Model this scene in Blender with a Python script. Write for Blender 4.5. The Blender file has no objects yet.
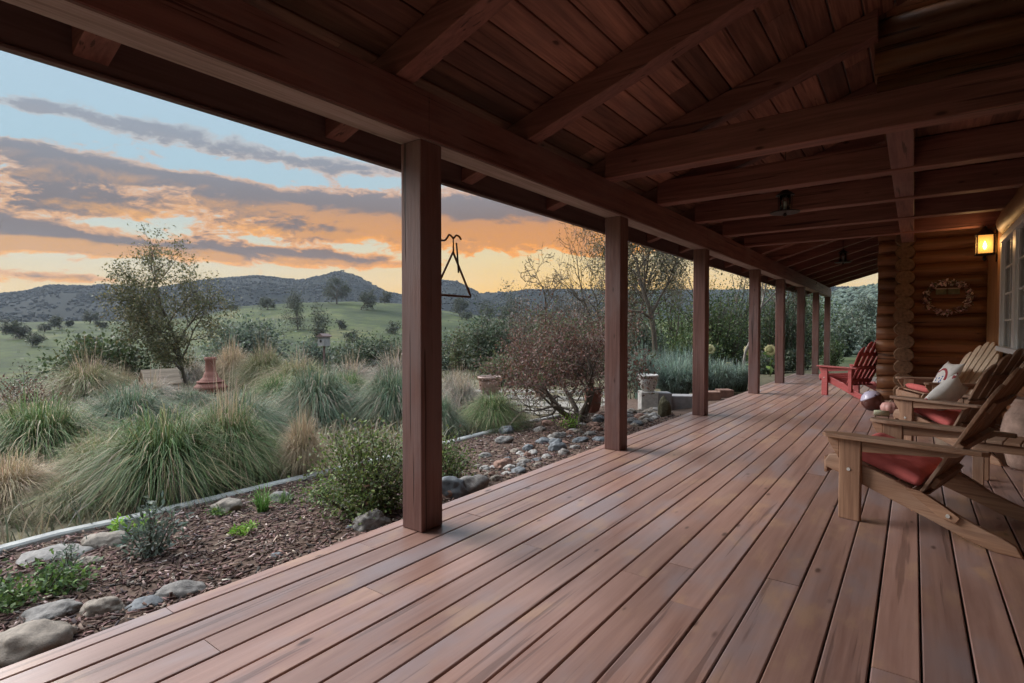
import bpy, bmesh, math, random
import numpy as np
from mathutils import Vector, Matrix, noise as mnoise
random.seed(11)
RNG = np.random.default_rng(7)
sc = bpy.context.scene
COL = sc.collection
PI = math.pi
sin, cos = math.sin, math.cos

# ------------------------------------------------------------------ camera maths
H = 1.25; F = 540.0
TH = math.atan(402 / F); PT = math.atan(12.5 / F)
EXPO = 1.92

def ray(px, py):
    u = (px - 512) / F; v = (341.5 - py) / F
    f = cos(PT) + v * sin(PT); z = v * cos(PT) - sin(PT)
    return (u * cos(TH) - f * sin(TH), u * sin(TH) + f * cos(TH), z)

def at(px, py, z):
    r = ray(px, py); t = (z - H) / r[2]
    return Vector((r[0] * t, r[1] * t, z))

def aty(px, py, Y):
    r = ray(px, py); t = Y / r[1]
    return Vector((r[0] * t, Y, H + r[2] * t))

def flat(px, d):
    """point on plan at horizontal depth d along the view direction, seen at column px"""
    s = (px - 512) / F * d
    return (s * cos(TH) - d * sin(TH), s * sin(TH) + d * cos(TH))

def plan(x, y):
    s = x * cos(TH) + y * sin(TH); d = -x * sin(TH) + y * cos(TH)
    return s, d

def smooth(a, b, t):
    t = min(1, max(0, (t - a) / (b - a))); return t * t * (3 - 2 * t)

CREST = [(-900, 318), (-400, 318), (0, 322), (130, 321), (200, 316), (240, 307), (300, 303), (350, 301), (400, 304), (480, 316),
         (520, 320), (600, 321), (780, 316), (830, 294), (875, 287), (1000, 285), (1400, 300), (2600, 310)]
RIDGE = [(-900, 300), (-400, 299), (0, 297), (30, 294), (50, 288.5), (90, 289.5), (105, 288), (150, 293), (200, 284), (217, 282), (258, 278.5),
         (288, 282), (302, 283), (323, 279), (343, 274), (364, 282), (387, 295), (402, 298), (425, 290), (442, 284), (457, 285), (480, 297),
         (505, 296), (530, 292), (600, 293), (830, 291), (1000, 290), (2600, 300)]
def lerp(tab, x):
    if x <= tab[0][0]: return tab[0][1]
    for (a, b), (c, d) in zip(tab, tab[1:]):
        if x <= c: return b + (d - b) * (x - a) / (c - a)
    return tab[-1][1]

def pxof(x, y):
    s, d = plan(x, y)
    a = math.atan2(s, d)
    a = max(-1.2, min(1.2, a))
    return 512 + F * math.tan(a)

def T(x, y):
    """height of the terrain"""
    s = -(x + 2.69)
    zn = -0.2 - 0.075 * min(2, max(0, s)) - 0.03 * min(22, max(0, s - 2))
    if x > 0: zn = -0.25
    r = math.hypot(x, y)
    if r < 18: return zn
    px = pxof(x, y)
    right = smooth(560, 840, px)
    val = -5.5 * (1 - right) - 1.0 * right
    d1 = 260 * (1 - right) + 170 * right
    ca = max(0.3, cos(math.atan((px - 512) / F)))
    z1 = H + (329 - lerp(CREST, px)) / F * d1 * ca
    zv = zn + (val - zn) * smooth(18, 75, r)
    if r < 85: z = zv
    elif r < d1: z = val + (z1 - val) * smooth(70, d1 * 1.06, r) / smooth(70, d1 * 1.06, d1)
    else: z = z1 - 0.10 * (r - d1)
    z += smooth(40, 150, r) * 0.8 * mnoise.noise(Vector((x * 0.03, y * 0.03, 0)))
    return z

def g(px, py):
    z = -0.35
    for _ in range(14):
        if (z - H) >= 0: break
        p = at(px, py, z); z = T(p.x, p.y)
    return Vector((p.x, p.y, z))

def lin(r, gg, b):
    def c(v):
        v /= 255.0
        return v / 12.92 if v <= 0.04045 else ((v + 0.055) / 1.055) ** 2.4
    return (c(r), c(gg), c(b))

# ------------------------------------------------------------------ object helpers
def tag(o, label=None, cat=None, group=None, kind=None):
    if label: o['label'] = label
    if cat: o['category'] = cat
    if group: o['group'] = group
    if kind: o['kind'] = kind
    return o

def empty(name, loc=(0, 0, 0), rz=0.0, label=None, cat=None, group=None):
    o = bpy.data.objects.new(name, None); COL.objects.link(o)
    o.empty_display_size = 0.1
    o.location = loc; o.rotation_euler = (0, 0, rz)
    return tag(o, label, cat, group)

def mesh_obj(name, me, mat, parent=None, smooth_=False):
    o = bpy.data.objects.new(name, me); COL.objects.link(o)
    if mat is not None and not me.materials:
        me.materials.append(mat)
    if smooth_:
        me.polygons.foreach_set('use_smooth', [True] * len(me.polygons))
    if parent is not None: o.parent = parent
    return o

def np_mesh(name, V, Fc, cols=None):
    """V (n,3), Fc (m,k) faces of equal size, cols (n,3)"""
    V = np.asarray(V, dtype=np.float32); Fc = np.asarray(Fc, dtype=np.int32)
    me = bpy.data.meshes.new(name)
    m, k = Fc.shape
    me.vertices.add(len(V)); me.vertices.foreach_set('co', V.ravel())
    me.loops.add(m * k); me.loops.foreach_set('vertex_index', Fc.ravel())
    me.polygons.add(m)
    me.polygons.foreach_set('loop_start', np.arange(0, m * k, k, dtype=np.int32))
    me.polygons.foreach_set('loop_total', np.full(m, k, dtype=np.int32))
    if cols is not None:
        a = me.color_attributes.new('Col', 'FLOAT_COLOR', 'POINT')
        c = np.ones((len(V), 4), dtype=np.float32); c[:, :3] = cols
        a.data.foreach_set('color', c.ravel())
    me.update(calc_edges=True)
    return me

def curve(pts, m=6):
    pts = [Vector(p) for p in pts]; out = []
    for i in range(len(pts) - 1):
        a, b, c, d = pts[max(0, i - 1)], pts[i], pts[i + 1], pts[min(len(pts) - 1, i + 2)]
        for j in range(m):
            t = j / m
            out.append(0.5 * ((2 * b) + (c - a) * t + (2 * a - 5 * b + 4 * c - d) * t * t + (3 * b - a - 3 * c + d) * t * t * t))
    return out + [pts[-1]]

class MB:
    def __init__(s): s.v = []; s.f = []
    def add(s, vs, fs):
        n = len(s.v); s.v += [tuple(v) for v in vs]; s.f += [tuple(i + n for i in f) for f in fs]; return s
    def box(s, x0, x1, y0, y1, z0, z1, ch=0.0):
        if ch <= 0:
            vs = [(x0,y0,z0),(x1,y0,z0),(x1,y1,z0),(x0,y1,z0),(x0,y0,z1),(x1,y0,z1),(x1,y1,z1),(x0,y1,z1)]
            return s.add(vs, [(0,3,2,1),(4,5,6,7),(0,1,5,4),(1,2,6,5),(2,3,7,6),(3,0,4,7)])
        bm = bmesh.new()
        bmesh.ops.create_cube(bm, size=1)
        for v in bm.verts:
            v.co = Vector((x0 + (v.co.x + .5) * (x1 - x0), y0 + (v.co.y + .5) * (y1 - y0), z0 + (v.co.z + .5) * (z1 - z0)))
        bmesh.ops.bevel(bm, geom=bm.edges[:], offset=ch, segments=1, affect='EDGES')
        s.bm(bm); return s
    def bm(s, bm, M=None):
        bm.verts.index_update()
        s.add([(M @ v.co if M else v.co) for v in bm.verts], [[v.index for v in f.verts] for f in bm.faces]); bm.free(); return s
    def prism(s, poly, a, b, plane='xz'):
        """extrude polygon; plane 'xz' -> along y, 'xy' -> along z, 'yz' -> along x"""
        def P(u, w, t):
            return {'xz': (u, t, w), 'xy': (u, w, t), 'yz': (t, u, w)}[plane]
        n = len(poly)
        vs = [P(u, w, a) for u, w in poly] + [P(u, w, b) for u, w in poly]
        fs = [tuple(range(n))[::-1], tuple(range(n, 2 * n))] + [(i, (i + 1) % n, n + (i + 1) % n, n + i) for i in range(n)]
        return s.add(vs, fs)
    def tube(s, pts, rad, n=8, cap=True):
        pts = [Vector(p) for p in pts]
        if not hasattr(rad, '__len__'): rad = [rad] * len(pts)
        up = Vector((0.13, 0.21, 0.97))
        vs = []
        for i, p in enumerate(pts):
            t = (pts[min(i + 1, len(pts) - 1)] - pts[max(i - 1, 0)])
            t.normalize()
            a = t.cross(up)
            if a.length < 1e-3: a = t.cross(Vector((1, 0, 0)))
            a.normalize(); b = t.cross(a)
            for k in range(n):
                w = 2 * PI * k / n
                vs.append(p + (a * cos(w) + b * sin(w)) * rad[i])
        fs = []
        for i in range(len(pts) - 1):
            for k in range(n):
                fs.append((i * n + k, i * n + (k + 1) % n, (i + 1) * n + (k + 1) % n, (i + 1) * n + k))
        if cap:
            fs.append(tuple(range(n))); fs.append(tuple(range((len(pts) - 1) * n, len(pts) * n))[::-1])
        return s.add(vs, fs)
    def lathe(s, prof, n=24, c=(0, 0, 0)):
        vs = []
        for r, z in prof:
            for k in range(n):
                w = 2 * PI * k / n
                vs.append((c[0] + r * cos(w), c[1] + r * sin(w), c[2] + z))
        fs = []
        for i in range(len(prof) - 1):
            for k in range(n):
                fs.append((i * n + k, i * n + (k + 1) % n, (i + 1) * n + (k + 1) % n, (i + 1) * n + k))
        fs.append(tuple(range(n))[::-1]); fs.append(tuple(range((len(prof) - 1) * n, len(prof) * n)))
        return s.add(vs, fs)
    def build(s, name, mat, parent=None, sm=False, M=None):
        me = bpy.data.meshes.new(name)
        me.from_pydata([tuple(M @ Vector(v)) for v in s.v] if M else s.v, [], s.f)
        me.update()
        bm = bmesh.new(); bm.from_mesh(me); bmesh.ops.recalc_face_normals(bm, faces=bm.faces); bm.to_mesh(me); bm.free()
        return mesh_obj(name, me, mat, parent, sm)

def bevel(o, w=0.004, seg=2):
    m = o.modifiers.new('bev', 'BEVEL'); m.width = w; m.segments = seg; m.limit_method = 'ANGLE'; m.angle_limit = math.radians(40)
    return o

# ------------------------------------------------------------------ materials
class NT:
    def __init__(s, tree): s.t = tree; s.n = tree.nodes; s.l = tree.links
    def node(s, typ, **kw):
        n = s.n.new(typ)
        for k, v in kw.items():
            if k.startswith('i_'):
                key = k[2:]
                key = int(key) if key.isdigit() else key.replace('_', ' ')
                s.set(n.inputs[key], v)
            else: setattr(n, k, v)
        return n
    def set(s, sock, v):
        if isinstance(v, bpy.types.NodeSocket): s.l.new(v, sock)
        else:
            if hasattr(sock.default_value, '__len__') and hasattr(v, '__len__') and len(sock.default_value) == 4 and len(v) == 3: v = (*v, 1)
            sock.default_value = v
    def math(s, op, a, b=0.0, c=0.0, clamp=False):
        n = s.n.new('ShaderNodeMath'); n.operation = op; n.use_clamp = clamp
        s.set(n.inputs[0], a); s.set(n.inputs[1], b); s.set(n.inputs[2], c); return n.outputs[0]
    def vmul(s, vec, sc_):
        n = s.n.new('ShaderNodeMapping'); s.set(n.inputs['Vector'], vec); n.inputs['Scale'].default_value = sc_; return n.outputs[0]
    def noise(s, vec, scale, detail=4, rough=0.55, dist=0.0, col=False):
        n = s.n.new('ShaderNodeTexNoise')
        if vec is not None: s.set(n.inputs['Vector'], vec)
        n.inputs['Scale'].default_value = scale; n.inputs['Detail'].default_value = detail
        n.inputs['Roughness'].default_value = rough; n.inputs['Distortion'].default_value = dist
        return n.outputs['Color' if col else 'Fac']
    def ramp(s, fac, stops, interp='LINEAR'):
        n = s.n.new('ShaderNodeValToRGB'); s.set(n.inputs[0], fac); cr = n.color_ramp; cr.interpolation = interp
        while len(cr.elements) < len(stops): cr.elements.new(0.5)
        for e, (p, c) in zip(cr.elements, stops):
            e.position = p; e.color = (*c, 1) if len(c) == 3 else c
        return n.outputs[0]
    def mix(s, fac, a, b, mode='MIX'):
        n = s.n.new('ShaderNodeMix'); n.data_type = 'RGBA'; n.blend_type = mode
        s.set(n.inputs[0], fac); s.set(n.inputs[6], a); s.set(n.inputs[7], b); return n.outputs[2]
    def step(s, x, a, b):
        n = s.n.new('ShaderNodeMapRange'); n.interpolation_type = 'SMOOTHSTEP'
        s.set(n.inputs[0], x); n.inputs[1].default_value = a; n.inputs[2].default_value = b; return n.outputs[0]
    def bump(s, h, strength=0.3, dist=0.01):
        n = s.n.new('ShaderNodeBump'); n.inputs['Strength'].default_value = strength; n.inputs['Distance'].default_value = dist
        s.set(n.inputs['Height'], h); return n.outputs[0]

def new_mat(name):
    m = bpy.data.materials.new(name); m.use_nodes = True
    nt = NT(m.node_tree); nt.n.clear()
    out = nt.node('ShaderNodeOutputMaterial')
    b = nt.node('ShaderNodeBsdfPrincipled')
    nt.l.new(b.outputs[0], out.inputs[0])
    return m, nt, b, out

def simple(name, col, rough=0.6, metal=0.0, var=0.25, scale=6.0, bump=0.1, spec=0.4):
    m, nt, b, out = new_mat(name)
    tc = nt.node('ShaderNodeTexCoord').outputs['Object']
    n = nt.noise(tc, scale, 5, 0.6)
    c = nt.ramp(n, [(0.25, tuple(v * (1 - var) for v in col)), (0.75, tuple(min(1, v * (1 + var)) for v in col))])
    nt.set(b.inputs['Base Color'], c)
    b.inputs['Roughness'].default_value = rough; b.inputs['Metallic'].default_value = metal
    b.inputs['Specular IOR Level'].default_value = spec
    if bump: nt.set(b.inputs['Normal'], nt.bump(nt.noise(tc, scale * 6, 4), bump, 0.01))
    return m

def wood(name, c_dark, c_light, axis=1, rough=0.55, island=0.35, knots=True, grey=None, gscale=1.0, bump=0.25, spec=0.35, along=0.9, con=0.18, cracks=0.0, tan=None, knotp=0.80):
    """sawn wood with grain running along the axis"""
    m, nt, b, out = new_mat(name)
    tc = nt.node('ShaderNodeTexCoord').outputs['Object']
    geo = nt.node('ShaderNodeNewGeometry')
    rnd = geo.outputs['Random Per Island']
    off = nt.node('ShaderNodeVectorMath', operation='SCALE'); off.inputs[0].default_value = (13.7, 7.3, 5.1); nt.set(off.inputs['Scale'], nt.math('MULTIPLY', rnd, 9.0))
    add = nt.node('ShaderNodeVectorMath', operation='ADD'); nt.set(add.inputs[0], tc); nt.set(add.inputs[1], off.outputs[0])
    p = add.outputs[0]
    s = [14.0 * gscale] * 3; s[axis] = along * gscale
    g1 = nt.noise(nt.vmul(p, tuple(s)), 1.0, 6, 0.6, 0.6)
    s2 = [60.0 * gscale] * 3; s2[axis] = 2.2 * gscale
    g2 = nt.noise(nt.vmul(p, tuple(s2)), 1.0, 3, 0.6, 0.2)
    s3 = [2.4] * 3; s3[axis] = 0.9
    blot = nt.noise(nt.vmul(p, tuple(s3)), 1.0, 4, 0.6)
    fac = nt.math('ADD', nt.math('MULTIPLY', g1, 0.6), nt.math('MULTIPLY', g2, 0.4))
    fac = nt.step(fac, 0.5 - con, 0.5 + con)
    c = nt.mix(fac, c_dark, c_light)
    if grey is not None:
        c = nt.mix(nt.math('MULTIPLY', nt.step(blot, 0.45, 0.72), 0.75), c, grey)
    if tan is not None:
        s5 = [3.3] * 3; s5[axis] = 1.3
        c = nt.mix(nt.math('MULTIPLY', nt.step(nt.noise(nt.vmul(p, tuple(s5)), 1.7, 4, 0.6), 0.52, 0.7), 0.6), c, tan)
    # per-board tone
    k = nt.math('ADD', nt.math('MULTIPLY', rnd, 2 * island), 1 - island)
    vm = nt.node('ShaderNodeVectorMath', operation='SCALE'); nt.set(vm.inputs[0], c); nt.set(vm.inputs['Scale'], k)
    c = vm.outputs[0]
    crk = None
    if cracks:
        s6 = [26.0] * 3; s6[axis] = 0.7
        crk = nt.math('MULTIPLY', nt.step(nt.noise(nt.vmul(p, tuple(s6)), 1.0, 3, 0.5, 0.25), 0.63, 0.68), cracks)
        c = nt.mix(crk, c, tuple(v * 0.22 for v in c_dark))
    if knots:
        sk = [9.5] * 3; sk[axis] = 3.6
        vo = nt.node('ShaderNodeTexVoronoi'); vo.feature = 'F1'; nt.set(vo.inputs['Vector'], nt.vmul(p, tuple(sk))); vo.inputs['Scale'].default_value = 1.0
        sep = nt.node('ShaderNodeSeparateColor'); nt.set(sep.inputs[0], vo.outputs['Color'])
        on = nt.math('GREATER_THAN', sep.outputs[0], knotp)
        kn = nt.math('MULTIPLY', nt.math('SUBTRACT', 1.0, nt.step(nt.math('ADD', vo.outputs['Distance'], nt.math('MULTIPLY', sep.outputs[1], 0.1)), 0.07, 0.20)), on)
        c = nt.mix(nt.math('MULTIPLY', kn, 0.85), c, tuple(v * 0.30 for v in c_dark))
    nt.set(b.inputs['Base Color'], c)
    nt.set(b.inputs['Roughness'], nt.math('ADD', nt.math('MULTIPLY', blot, 0.3), rough - 0.15))
    b.inputs['Specular IOR Level'].default_value = spec
    nt.set(b.inputs['Normal'], nt.bump(nt.math('SUBTRACT', nt.math('ADD', nt.math('MULTIPLY', g2, 0.6), nt.math('MULTIPLY', g1, 0.4)), crk if crk is not None else 0.0), bump, 0.006))
    return m

def leaf_mat(name, transl=0.3, rough=0.55):
    m, nt, b, out = new_mat(name)
    a = nt.node('ShaderNodeAttribute', attribute_name='Col').outputs['Color']
    nt.set(b.inputs['Base Color'], a); b.inputs['Roughness'].default_value = rough; b.inputs['Specular IOR Level'].default_value = 0.3
    tr = nt.node('ShaderNodeBsdfTranslucent'); nt.set(tr.inputs[0], a)
    mx = nt.node('ShaderNodeMixShader'); mx.inputs[0].default_value = transl
    nt.l.new(b.outputs[0], mx.inputs[1]); nt.l.new(tr.outputs[0], mx.inputs[2]); nt.l.new(mx.outputs[0], out.inputs[0])
    return m

def emit_mat(name, col, strength, var=0.0):
    m, nt, b, out = new_mat(name)
    b.inputs['Base Color'].default_value = (*col, 1); b.inputs['Emission Color'].default_value = (*col, 1); b.inputs['Emission Strength'].default_value = strength
    return m

M = {}
M['deck'] = wood('deck_wood', (0.20, 0.105, 0.082), (0.385, 0.235, 0.19), 1, 0.35, 0.17, True, (0.27, 0.225, 0.235), 0.75, 0.2, 0.55, con=0.33, tan=(0.40, 0.25, 0.16), cracks=0.4, knotp=0.62)
M['post'] = wood('post_wood', (0.115, 0.052, 0.043), (0.225, 0.115, 0.095), 2, 0.6, 0.08, True, (0.20, 0.14, 0.135), 0.9, 0.5, 0.3, cracks=0.8)
M['underside_lit'] = wood('bounce_lit_worn_wood', (0.22, 0.15, 0.13), (0.42, 0.32, 0.29), 1, 0.7, 0.06, True, (0.34, 0.25, 0.225), 0.9, 0.4, 0.2)  # bounced light painted into the paler tone of this worn wood
M['beam'] = wood('beam_wood', (0.135, 0.055, 0.047), (0.25, 0.118, 0.098), 1, 0.62, 0.12, True, (0.24, 0.145, 0.13), 0.9, 0.4, 0.25, cracks=0.7)
M['rafter'] = wood('rafter_wood', (0.15, 0.064, 0.05), (0.28, 0.126, 0.096), 0, 0.62, 0.18, True, None, 0.9, 0.4, 0.25, cracks=0.7)
M['ceil'] = wood('ceiling_wood', (0.14, 0.064, 0.049), (0.35, 0.17, 0.118), 1, 0.65, 0.45, True, (0.15, 0.085, 0.07), 0.8, 0.35, 0.2, cracks=0.5)
M['fascia'] = wood('fascia_wood', (0.10, 0.065, 0.06), (0.16, 0.105, 0.095), 1, 0.6, 0.05, False, None, 0.9, 0.2, 0.25)
M['logx'] = wood('log_wood', (0.12, 0.047, 0.022), (0.27, 0.118, 0.053), 0, 0.5, 0.3, True, (0.185, 0.07, 0.03), 0.5, 0.4, 0.3, cracks=0.85)
M['logy'] = wood('log_wood_side', (0.12, 0.047, 0.022), (0.27, 0.118, 0.053), 1, 0.5, 0.3, True, (0.185, 0.07, 0.03), 0.5, 0.4, 0.3, cracks=0.85)
M['trim'] = wood('trim_wood', (0.26, 0.115, 0.048), (0.44, 0.22, 0.10), 2, 0.5, 0.12, True, None, 0.9, 0.2, 0.35)
M['chairx'] = wood('chair_wood', (0.20, 0.103, 0.063), (0.40, 0.235, 0.148), 0, 0.55, 0.14, False, (0.40, 0.30, 0.235), 1.2, 0.25, 0.35)
M['chairz'] = wood('chair_wood_upright', (0.20, 0.103, 0.063), (0.40, 0.235, 0.148), 2, 0.55, 0.14, False, (0.40, 0.30, 0.235), 1.2, 0.25, 0.35)
M['palex'] = wood('pale_chair_wood', (0.5, 0.35, 0.23), (0.7, 0.54, 0.39), 0, 0.55, 0.1, False, None, 1.2, 0.2, 0.35)
M['palez'] = wood('pale_chair_wood_upright', (0.6, 0.44, 0.31), (0.8, 0.66, 0.51), 2, 0.55, 0.1, False, None, 1.2, 0.2, 0.35)
M['red'] = wood('red_paint', (0.29, 0.052, 0.05), (0.42, 0.095, 0.09), 0, 0.45, 0.1, False, None, 1.0, 0.12, 0.45)
M['cushion'] = simple('red_cushion_cloth', (0.60, 0.15, 0.14), 0.85, 0, 0.14, 9, 0.15, 0.15)
M['iron'] = simple('black_iron', (0.03, 0.024, 0.022), 0.55, 0.6, 0.3, 20, 0.15)
M['rust'] = simple('rusty_iron', (0.11, 0.05, 0.03), 0.65, 0.5, 0.35, 30, 0.2)
M['white'] = simple('white_frame_paint', (0.78, 0.79, 0.80), 0.4, 0, 0.05, 4, 0.03)
M['stone'] = simple('grey_river_stone', (0.21, 0.195, 0.18), 0.8, 0, 0.42, 9, 0.5, 0.3)
M['stone2'] = simple('tan_river_stone', (0.26, 0.22, 0.18), 0.8, 0, 0.4, 9, 0.5, 0.3)
M['palestone'] = simple('pale_angular_stone', (0.36, 0.34, 0.315), 0.8, 0, 0.3, 9, 0.3, 0.25)
M['slate'] = simple('blue_grey_stone', (0.14, 0.15, 0.16), 0.7, 0, 0.35, 8, 0.2, 0.3)
M['redstone'] = simple('reddish_stone', (0.25, 0.15, 0.115), 0.8, 0, 0.35, 8, 0.25, 0.25)
M['moss'] = simple('mossy_stone', (0.12, 0.11, 0.07), 0.9, 0, 0.6, 12, 0.5, 0.2)
M['terra'] = simple('terracotta', (0.19, 0.078, 0.058), 0.75, 0, 0.2, 8, 0.15, 0.25)
M['brownpot'] = simple('brown_glaze', (0.20, 0.12, 0.09), 0.45, 0, 0.3, 8, 0.1, 0.5)
M['palepot'] = simple('pale_glaze', (0.48, 0.46, 0.43), 0.5, 0, 0.35, 14, 0.15, 0.45)
M['block'] = simple('concrete_block', (0.26, 0.25, 0.25), 0.9, 0, 0.22, 10, 0.3, 0.2)
M['curb'] = simple('pale_concrete', (0.36, 0.355, 0.335), 0.85, 0, 0.2, 6, 0.25, 0.2)
M['bark'] = simple('grey_bark', (0.11, 0.09, 0.072), 0.9, 0, 0.4, 14, 0.6, 0.15)
M['bark2'] = simple('pale_bark', (0.25, 0.225, 0.20), 0.85, 0, 0.3, 12, 0.4, 0.15)
M['leaf'] = leaf_mat('leaf')
M['blade'] = leaf_mat('grass_blade', 0.28, 0.6)
M['petal'] = leaf_mat('petal', 0.3, 0.6)
M['cream'] = simple('cream_paint', (0.72, 0.62, 0.44), 0.55, 0, 0.06, 5, 0.05)
M['pillow'] = simple('white_pillow_cloth', (0.72, 0.70, 0.68), 0.9, 0, 0.07, 20, 0.15, 0.1)
M['navy'] = simple('navy_cloth', (0.06, 0.10, 0.26), 0.85, 0, 0.15, 20, 0.1, 0.1)
M['crimson'] = simple('crimson_cloth', (0.36, 0.045, 0.06), 0.85, 0, 0.15, 20, 0.1, 0.1)
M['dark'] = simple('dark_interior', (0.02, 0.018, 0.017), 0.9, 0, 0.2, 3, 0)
M['curtain'] = simple('curtain_cloth', (0.42, 0.36, 0.31), 0.9, 0, 0.2, 5, 0.1, 0.1)
M['greywood'] = wood('weathered_wood', (0.16, 0.12, 0.09), (0.33, 0.25, 0.18), 0, 0.8, 0.2, False, None, 1.0, 0.3, 0.2)
M['urn'] = simple('mottled_clay', (0.40, 0.28, 0.23), 0.8, 0, 0.45, 9, 0.3, 0.2)

def glass_mat(name, tint=(0.9, 0.92, 0.92), alpha=0.35):
    m, nt, b, out = new_mat(name)
    b.inputs['Base Color'].default_value = (*tint, 1); b.inputs['Roughness'].default_value = 0.05
    b.inputs['Specular IOR Level'].default_value = 0.6
    tr = nt.node('ShaderNodeBsdfTransparent'); tr.inputs[0].default_value = (*tint, 1)
    gl = nt.node('ShaderNodeBsdfGlossy'); gl.inputs['Roughness'].default_value = 0.04
    fr = nt.node('ShaderNodeFresnel'); fr.inputs[0].default_value = 1.6
    mx = nt.node('ShaderNodeMixShader'); nt.l.new(nt.math('ADD', fr.outputs[0], 0.06), mx.inputs[0])
    nt.l.new(tr.outputs[0], mx.inputs[1]); nt.l.new(gl.outputs[0], mx.inputs[2]); nt.l.new(mx.outputs[0], out.inputs[0])
    return m
M['glass'] = glass_mat('clear_glass')

# ------------------------------------------------------------------ sky
def az_of(px): return math.atan2((px - 512) / F, 1)
def el_of(px, py): return math.atan((329 - py) / F * cos(az_of(px)))

def make_world():
    w = bpy.data.worlds.new('World'); sc.world = w; w.use_nodes = True
    nt = NT(w.node_tree); nt.n.clear()
    out = nt.node('ShaderNodeOutputWorld'); bg = nt.node('ShaderNodeBackground'); nt.l.new(bg.outputs[0], out.inputs[0])
    bg.inputs['Strength'].default_value = 0.1
    tc = nt.node('ShaderNodeTexCoord').outputs['Generated']
    sep = nt.node('ShaderNodeSeparateXYZ'); nt.set(sep.inputs[0], tc)
    x, y, z = sep.outputs
    s = nt.math('ADD', nt.math('MULTIPLY', x, cos(TH)), nt.math('MULTIPLY', y, sin(TH)))
    d = nt.math('ADD', nt.math('MULTIPLY', x, -sin(TH)), nt.math('MULTIPLY', y, cos(TH)))
    az = nt.math('ARCTAN2', s, d)
    el = nt.math('ARCSINE', nt.math('MINIMUM', nt.math('MAXIMUM', z, -1.0), 1.0))
    def sk(*c): return tuple(v / (2 ** EXPO) for v in lin(*c))
    # clear-sky gradient, warm toward the sunset
    u = nt.math('DIVIDE', el, 0.6, clamp=True)
    cool = nt.ramp(u, [(0.0, sk(236, 200, 140)), (0.10, sk(230, 206, 160)), (0.22, sk(204, 208, 190)), (0.40, sk(168, 198, 212)), (0.7, sk(176, 202, 220)), (1.0, sk(200, 214, 228))])
    warm = nt.ramp(u, [(0.0, sk(255, 178, 30)), (0.10, sk(255, 196, 76)), (0.22, sk(234, 208, 148)), (0.40, sk(182, 200, 204)), (0.7, sk(176, 202, 220)), (1.0, sk(200, 214, 228))])
    sunaz = az_of(560)
    da = nt.math('SUBTRACT', az, sunaz)
    near = nt.math('POWER', 2.718, nt.math('MULTIPLY', nt.math('MULTIPLY', da, da), -6.0))
    sky = nt.mix(near, cool, warm)
    # streaky warp
    comb = nt.node('ShaderNodeCombineXYZ'); nt.set(comb.inputs[0], nt.math('MULTIPLY', az, 9.0)); nt.set(comb.inputs[1], nt.math('MULTIPLY', el, 22.0))
    P = comb.outputs[0]
    n1 = nt.noise(P, 1.0, 7, 0.62, 0.6)
    n2 = nt.noise(P, 3.6, 8, 0.68, 0.5)
    comb2 = nt.node('ShaderNodeCombineXYZ'); nt.set(comb2.inputs[0], nt.math('MULTIPLY', az, 9.0)); nt.set(comb2.inputs[1], nt.math('ADD', nt.math('MULTIPLY', el, 22.0), -0.42))
    n1b = nt.noise(comb2.outputs[0], 1.0, 7, 0.62, 0.6)
    # banks of cloud at fixed bearings and elevations
    banks = [  # px, py, half width px, half height px, amplitude, underside
        (330, 212, 150, 19, 1.25), (520, 222, 120, 24, 1.15), (95, 246, 175, 12, 1.2), (290, 254, 70, 7, 0.8), (60, 160, 95, 17, 1.1), (75, 205, 80, 11, 0.85),
        (315, 235, 34, 6.5, 0.95), (370, 264, 60, 6, 0.75), (30, 276, 120, 6.5, 0.7), (225, 150, 70, 9, 0.62), (150, 125, 80, 8, 0.62), (340, 168, 80, 7, 0.72), (40, 108, 80, 7, 0.62), (290, 130, 70, 6, 0.5), (640, 230, 140, 16, 0.8), (-90, 220, 160, 22, 1.0),
        (880, 200, 220, 25, 0.8), (200, 182, 60, 6, 0.75)]
    dens = None; densb = None
    daz = nt.math('MULTIPLY', nt.math('SUBTRACT', n2, 0.5), 0.10)
    for (px, py, hw, hh, amp) in banks:
        a0 = az_of(px); e0 = el_of(px, py); ca = cos(a0)
        wa = hw / F * ca * ca; he = hh / F * ca
        def gau(shift):
            a = nt.math('DIVIDE', nt.math('ADD', nt.math('SUBTRACT', az, a0), daz), wa)
            e = nt.math('DIVIDE', nt.math('ADD', nt.math('SUBTRACT', el, e0 + shift), nt.math('MULTIPLY', nt.math('SUBTRACT', n1, 0.5), he * 0.8)), he)
            q = nt.math('ADD', nt.math('MULTIPLY', a, a), nt.math('MULTIPLY', e, e))
            return nt.math('MULTIPLY', nt.math('POWER', 2.718, nt.math('MULTIPLY', q, -0.7)), amp)
        G = gau(0.0); Gb = gau(he * 0.75)
        dens = G if dens is None else nt.math('ADD', dens, G)
        densb = Gb if densb is None else nt.math('ADD', densb, Gb)
    nz = nt.math('ADD', nt.math('MULTIPLY', nt.math('SUBTRACT', n1, 0.5), 2.1), nt.math('MULTIPLY', nt.math('SUBTRACT', n2, 0.5), 1.3))
    nzb = nt.math('ADD', nt.math('MULTIPLY', nt.math('SUBTRACT', n1b, 0.5), 2.1), nt.math('MULTIPLY', nt.math('SUBTRACT', n2, 0.5), 1.3))
    # high thin wisps everywhere
    D = nt.math('ADD', dens, nz)
    Db = nt.math('ADD', densb, nzb)
    mask = nt.step(D, 0.44, 0.68)
    thick = nt.step(D, 0.6, 0.95)
    under = nt.math('MULTIPLY', nt.step(nt.math('SUBTRACT', D, Db), 0.10, 0.62), nt.math('SUBTRACT', 1.0, nt.math('MULTIPLY', thick, 0.35)))
    glow = nt.math('POWER', 2.718, nt.math('MULTIPLY', nt.math('MULTIPLY', da, da), -3.2))
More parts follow.
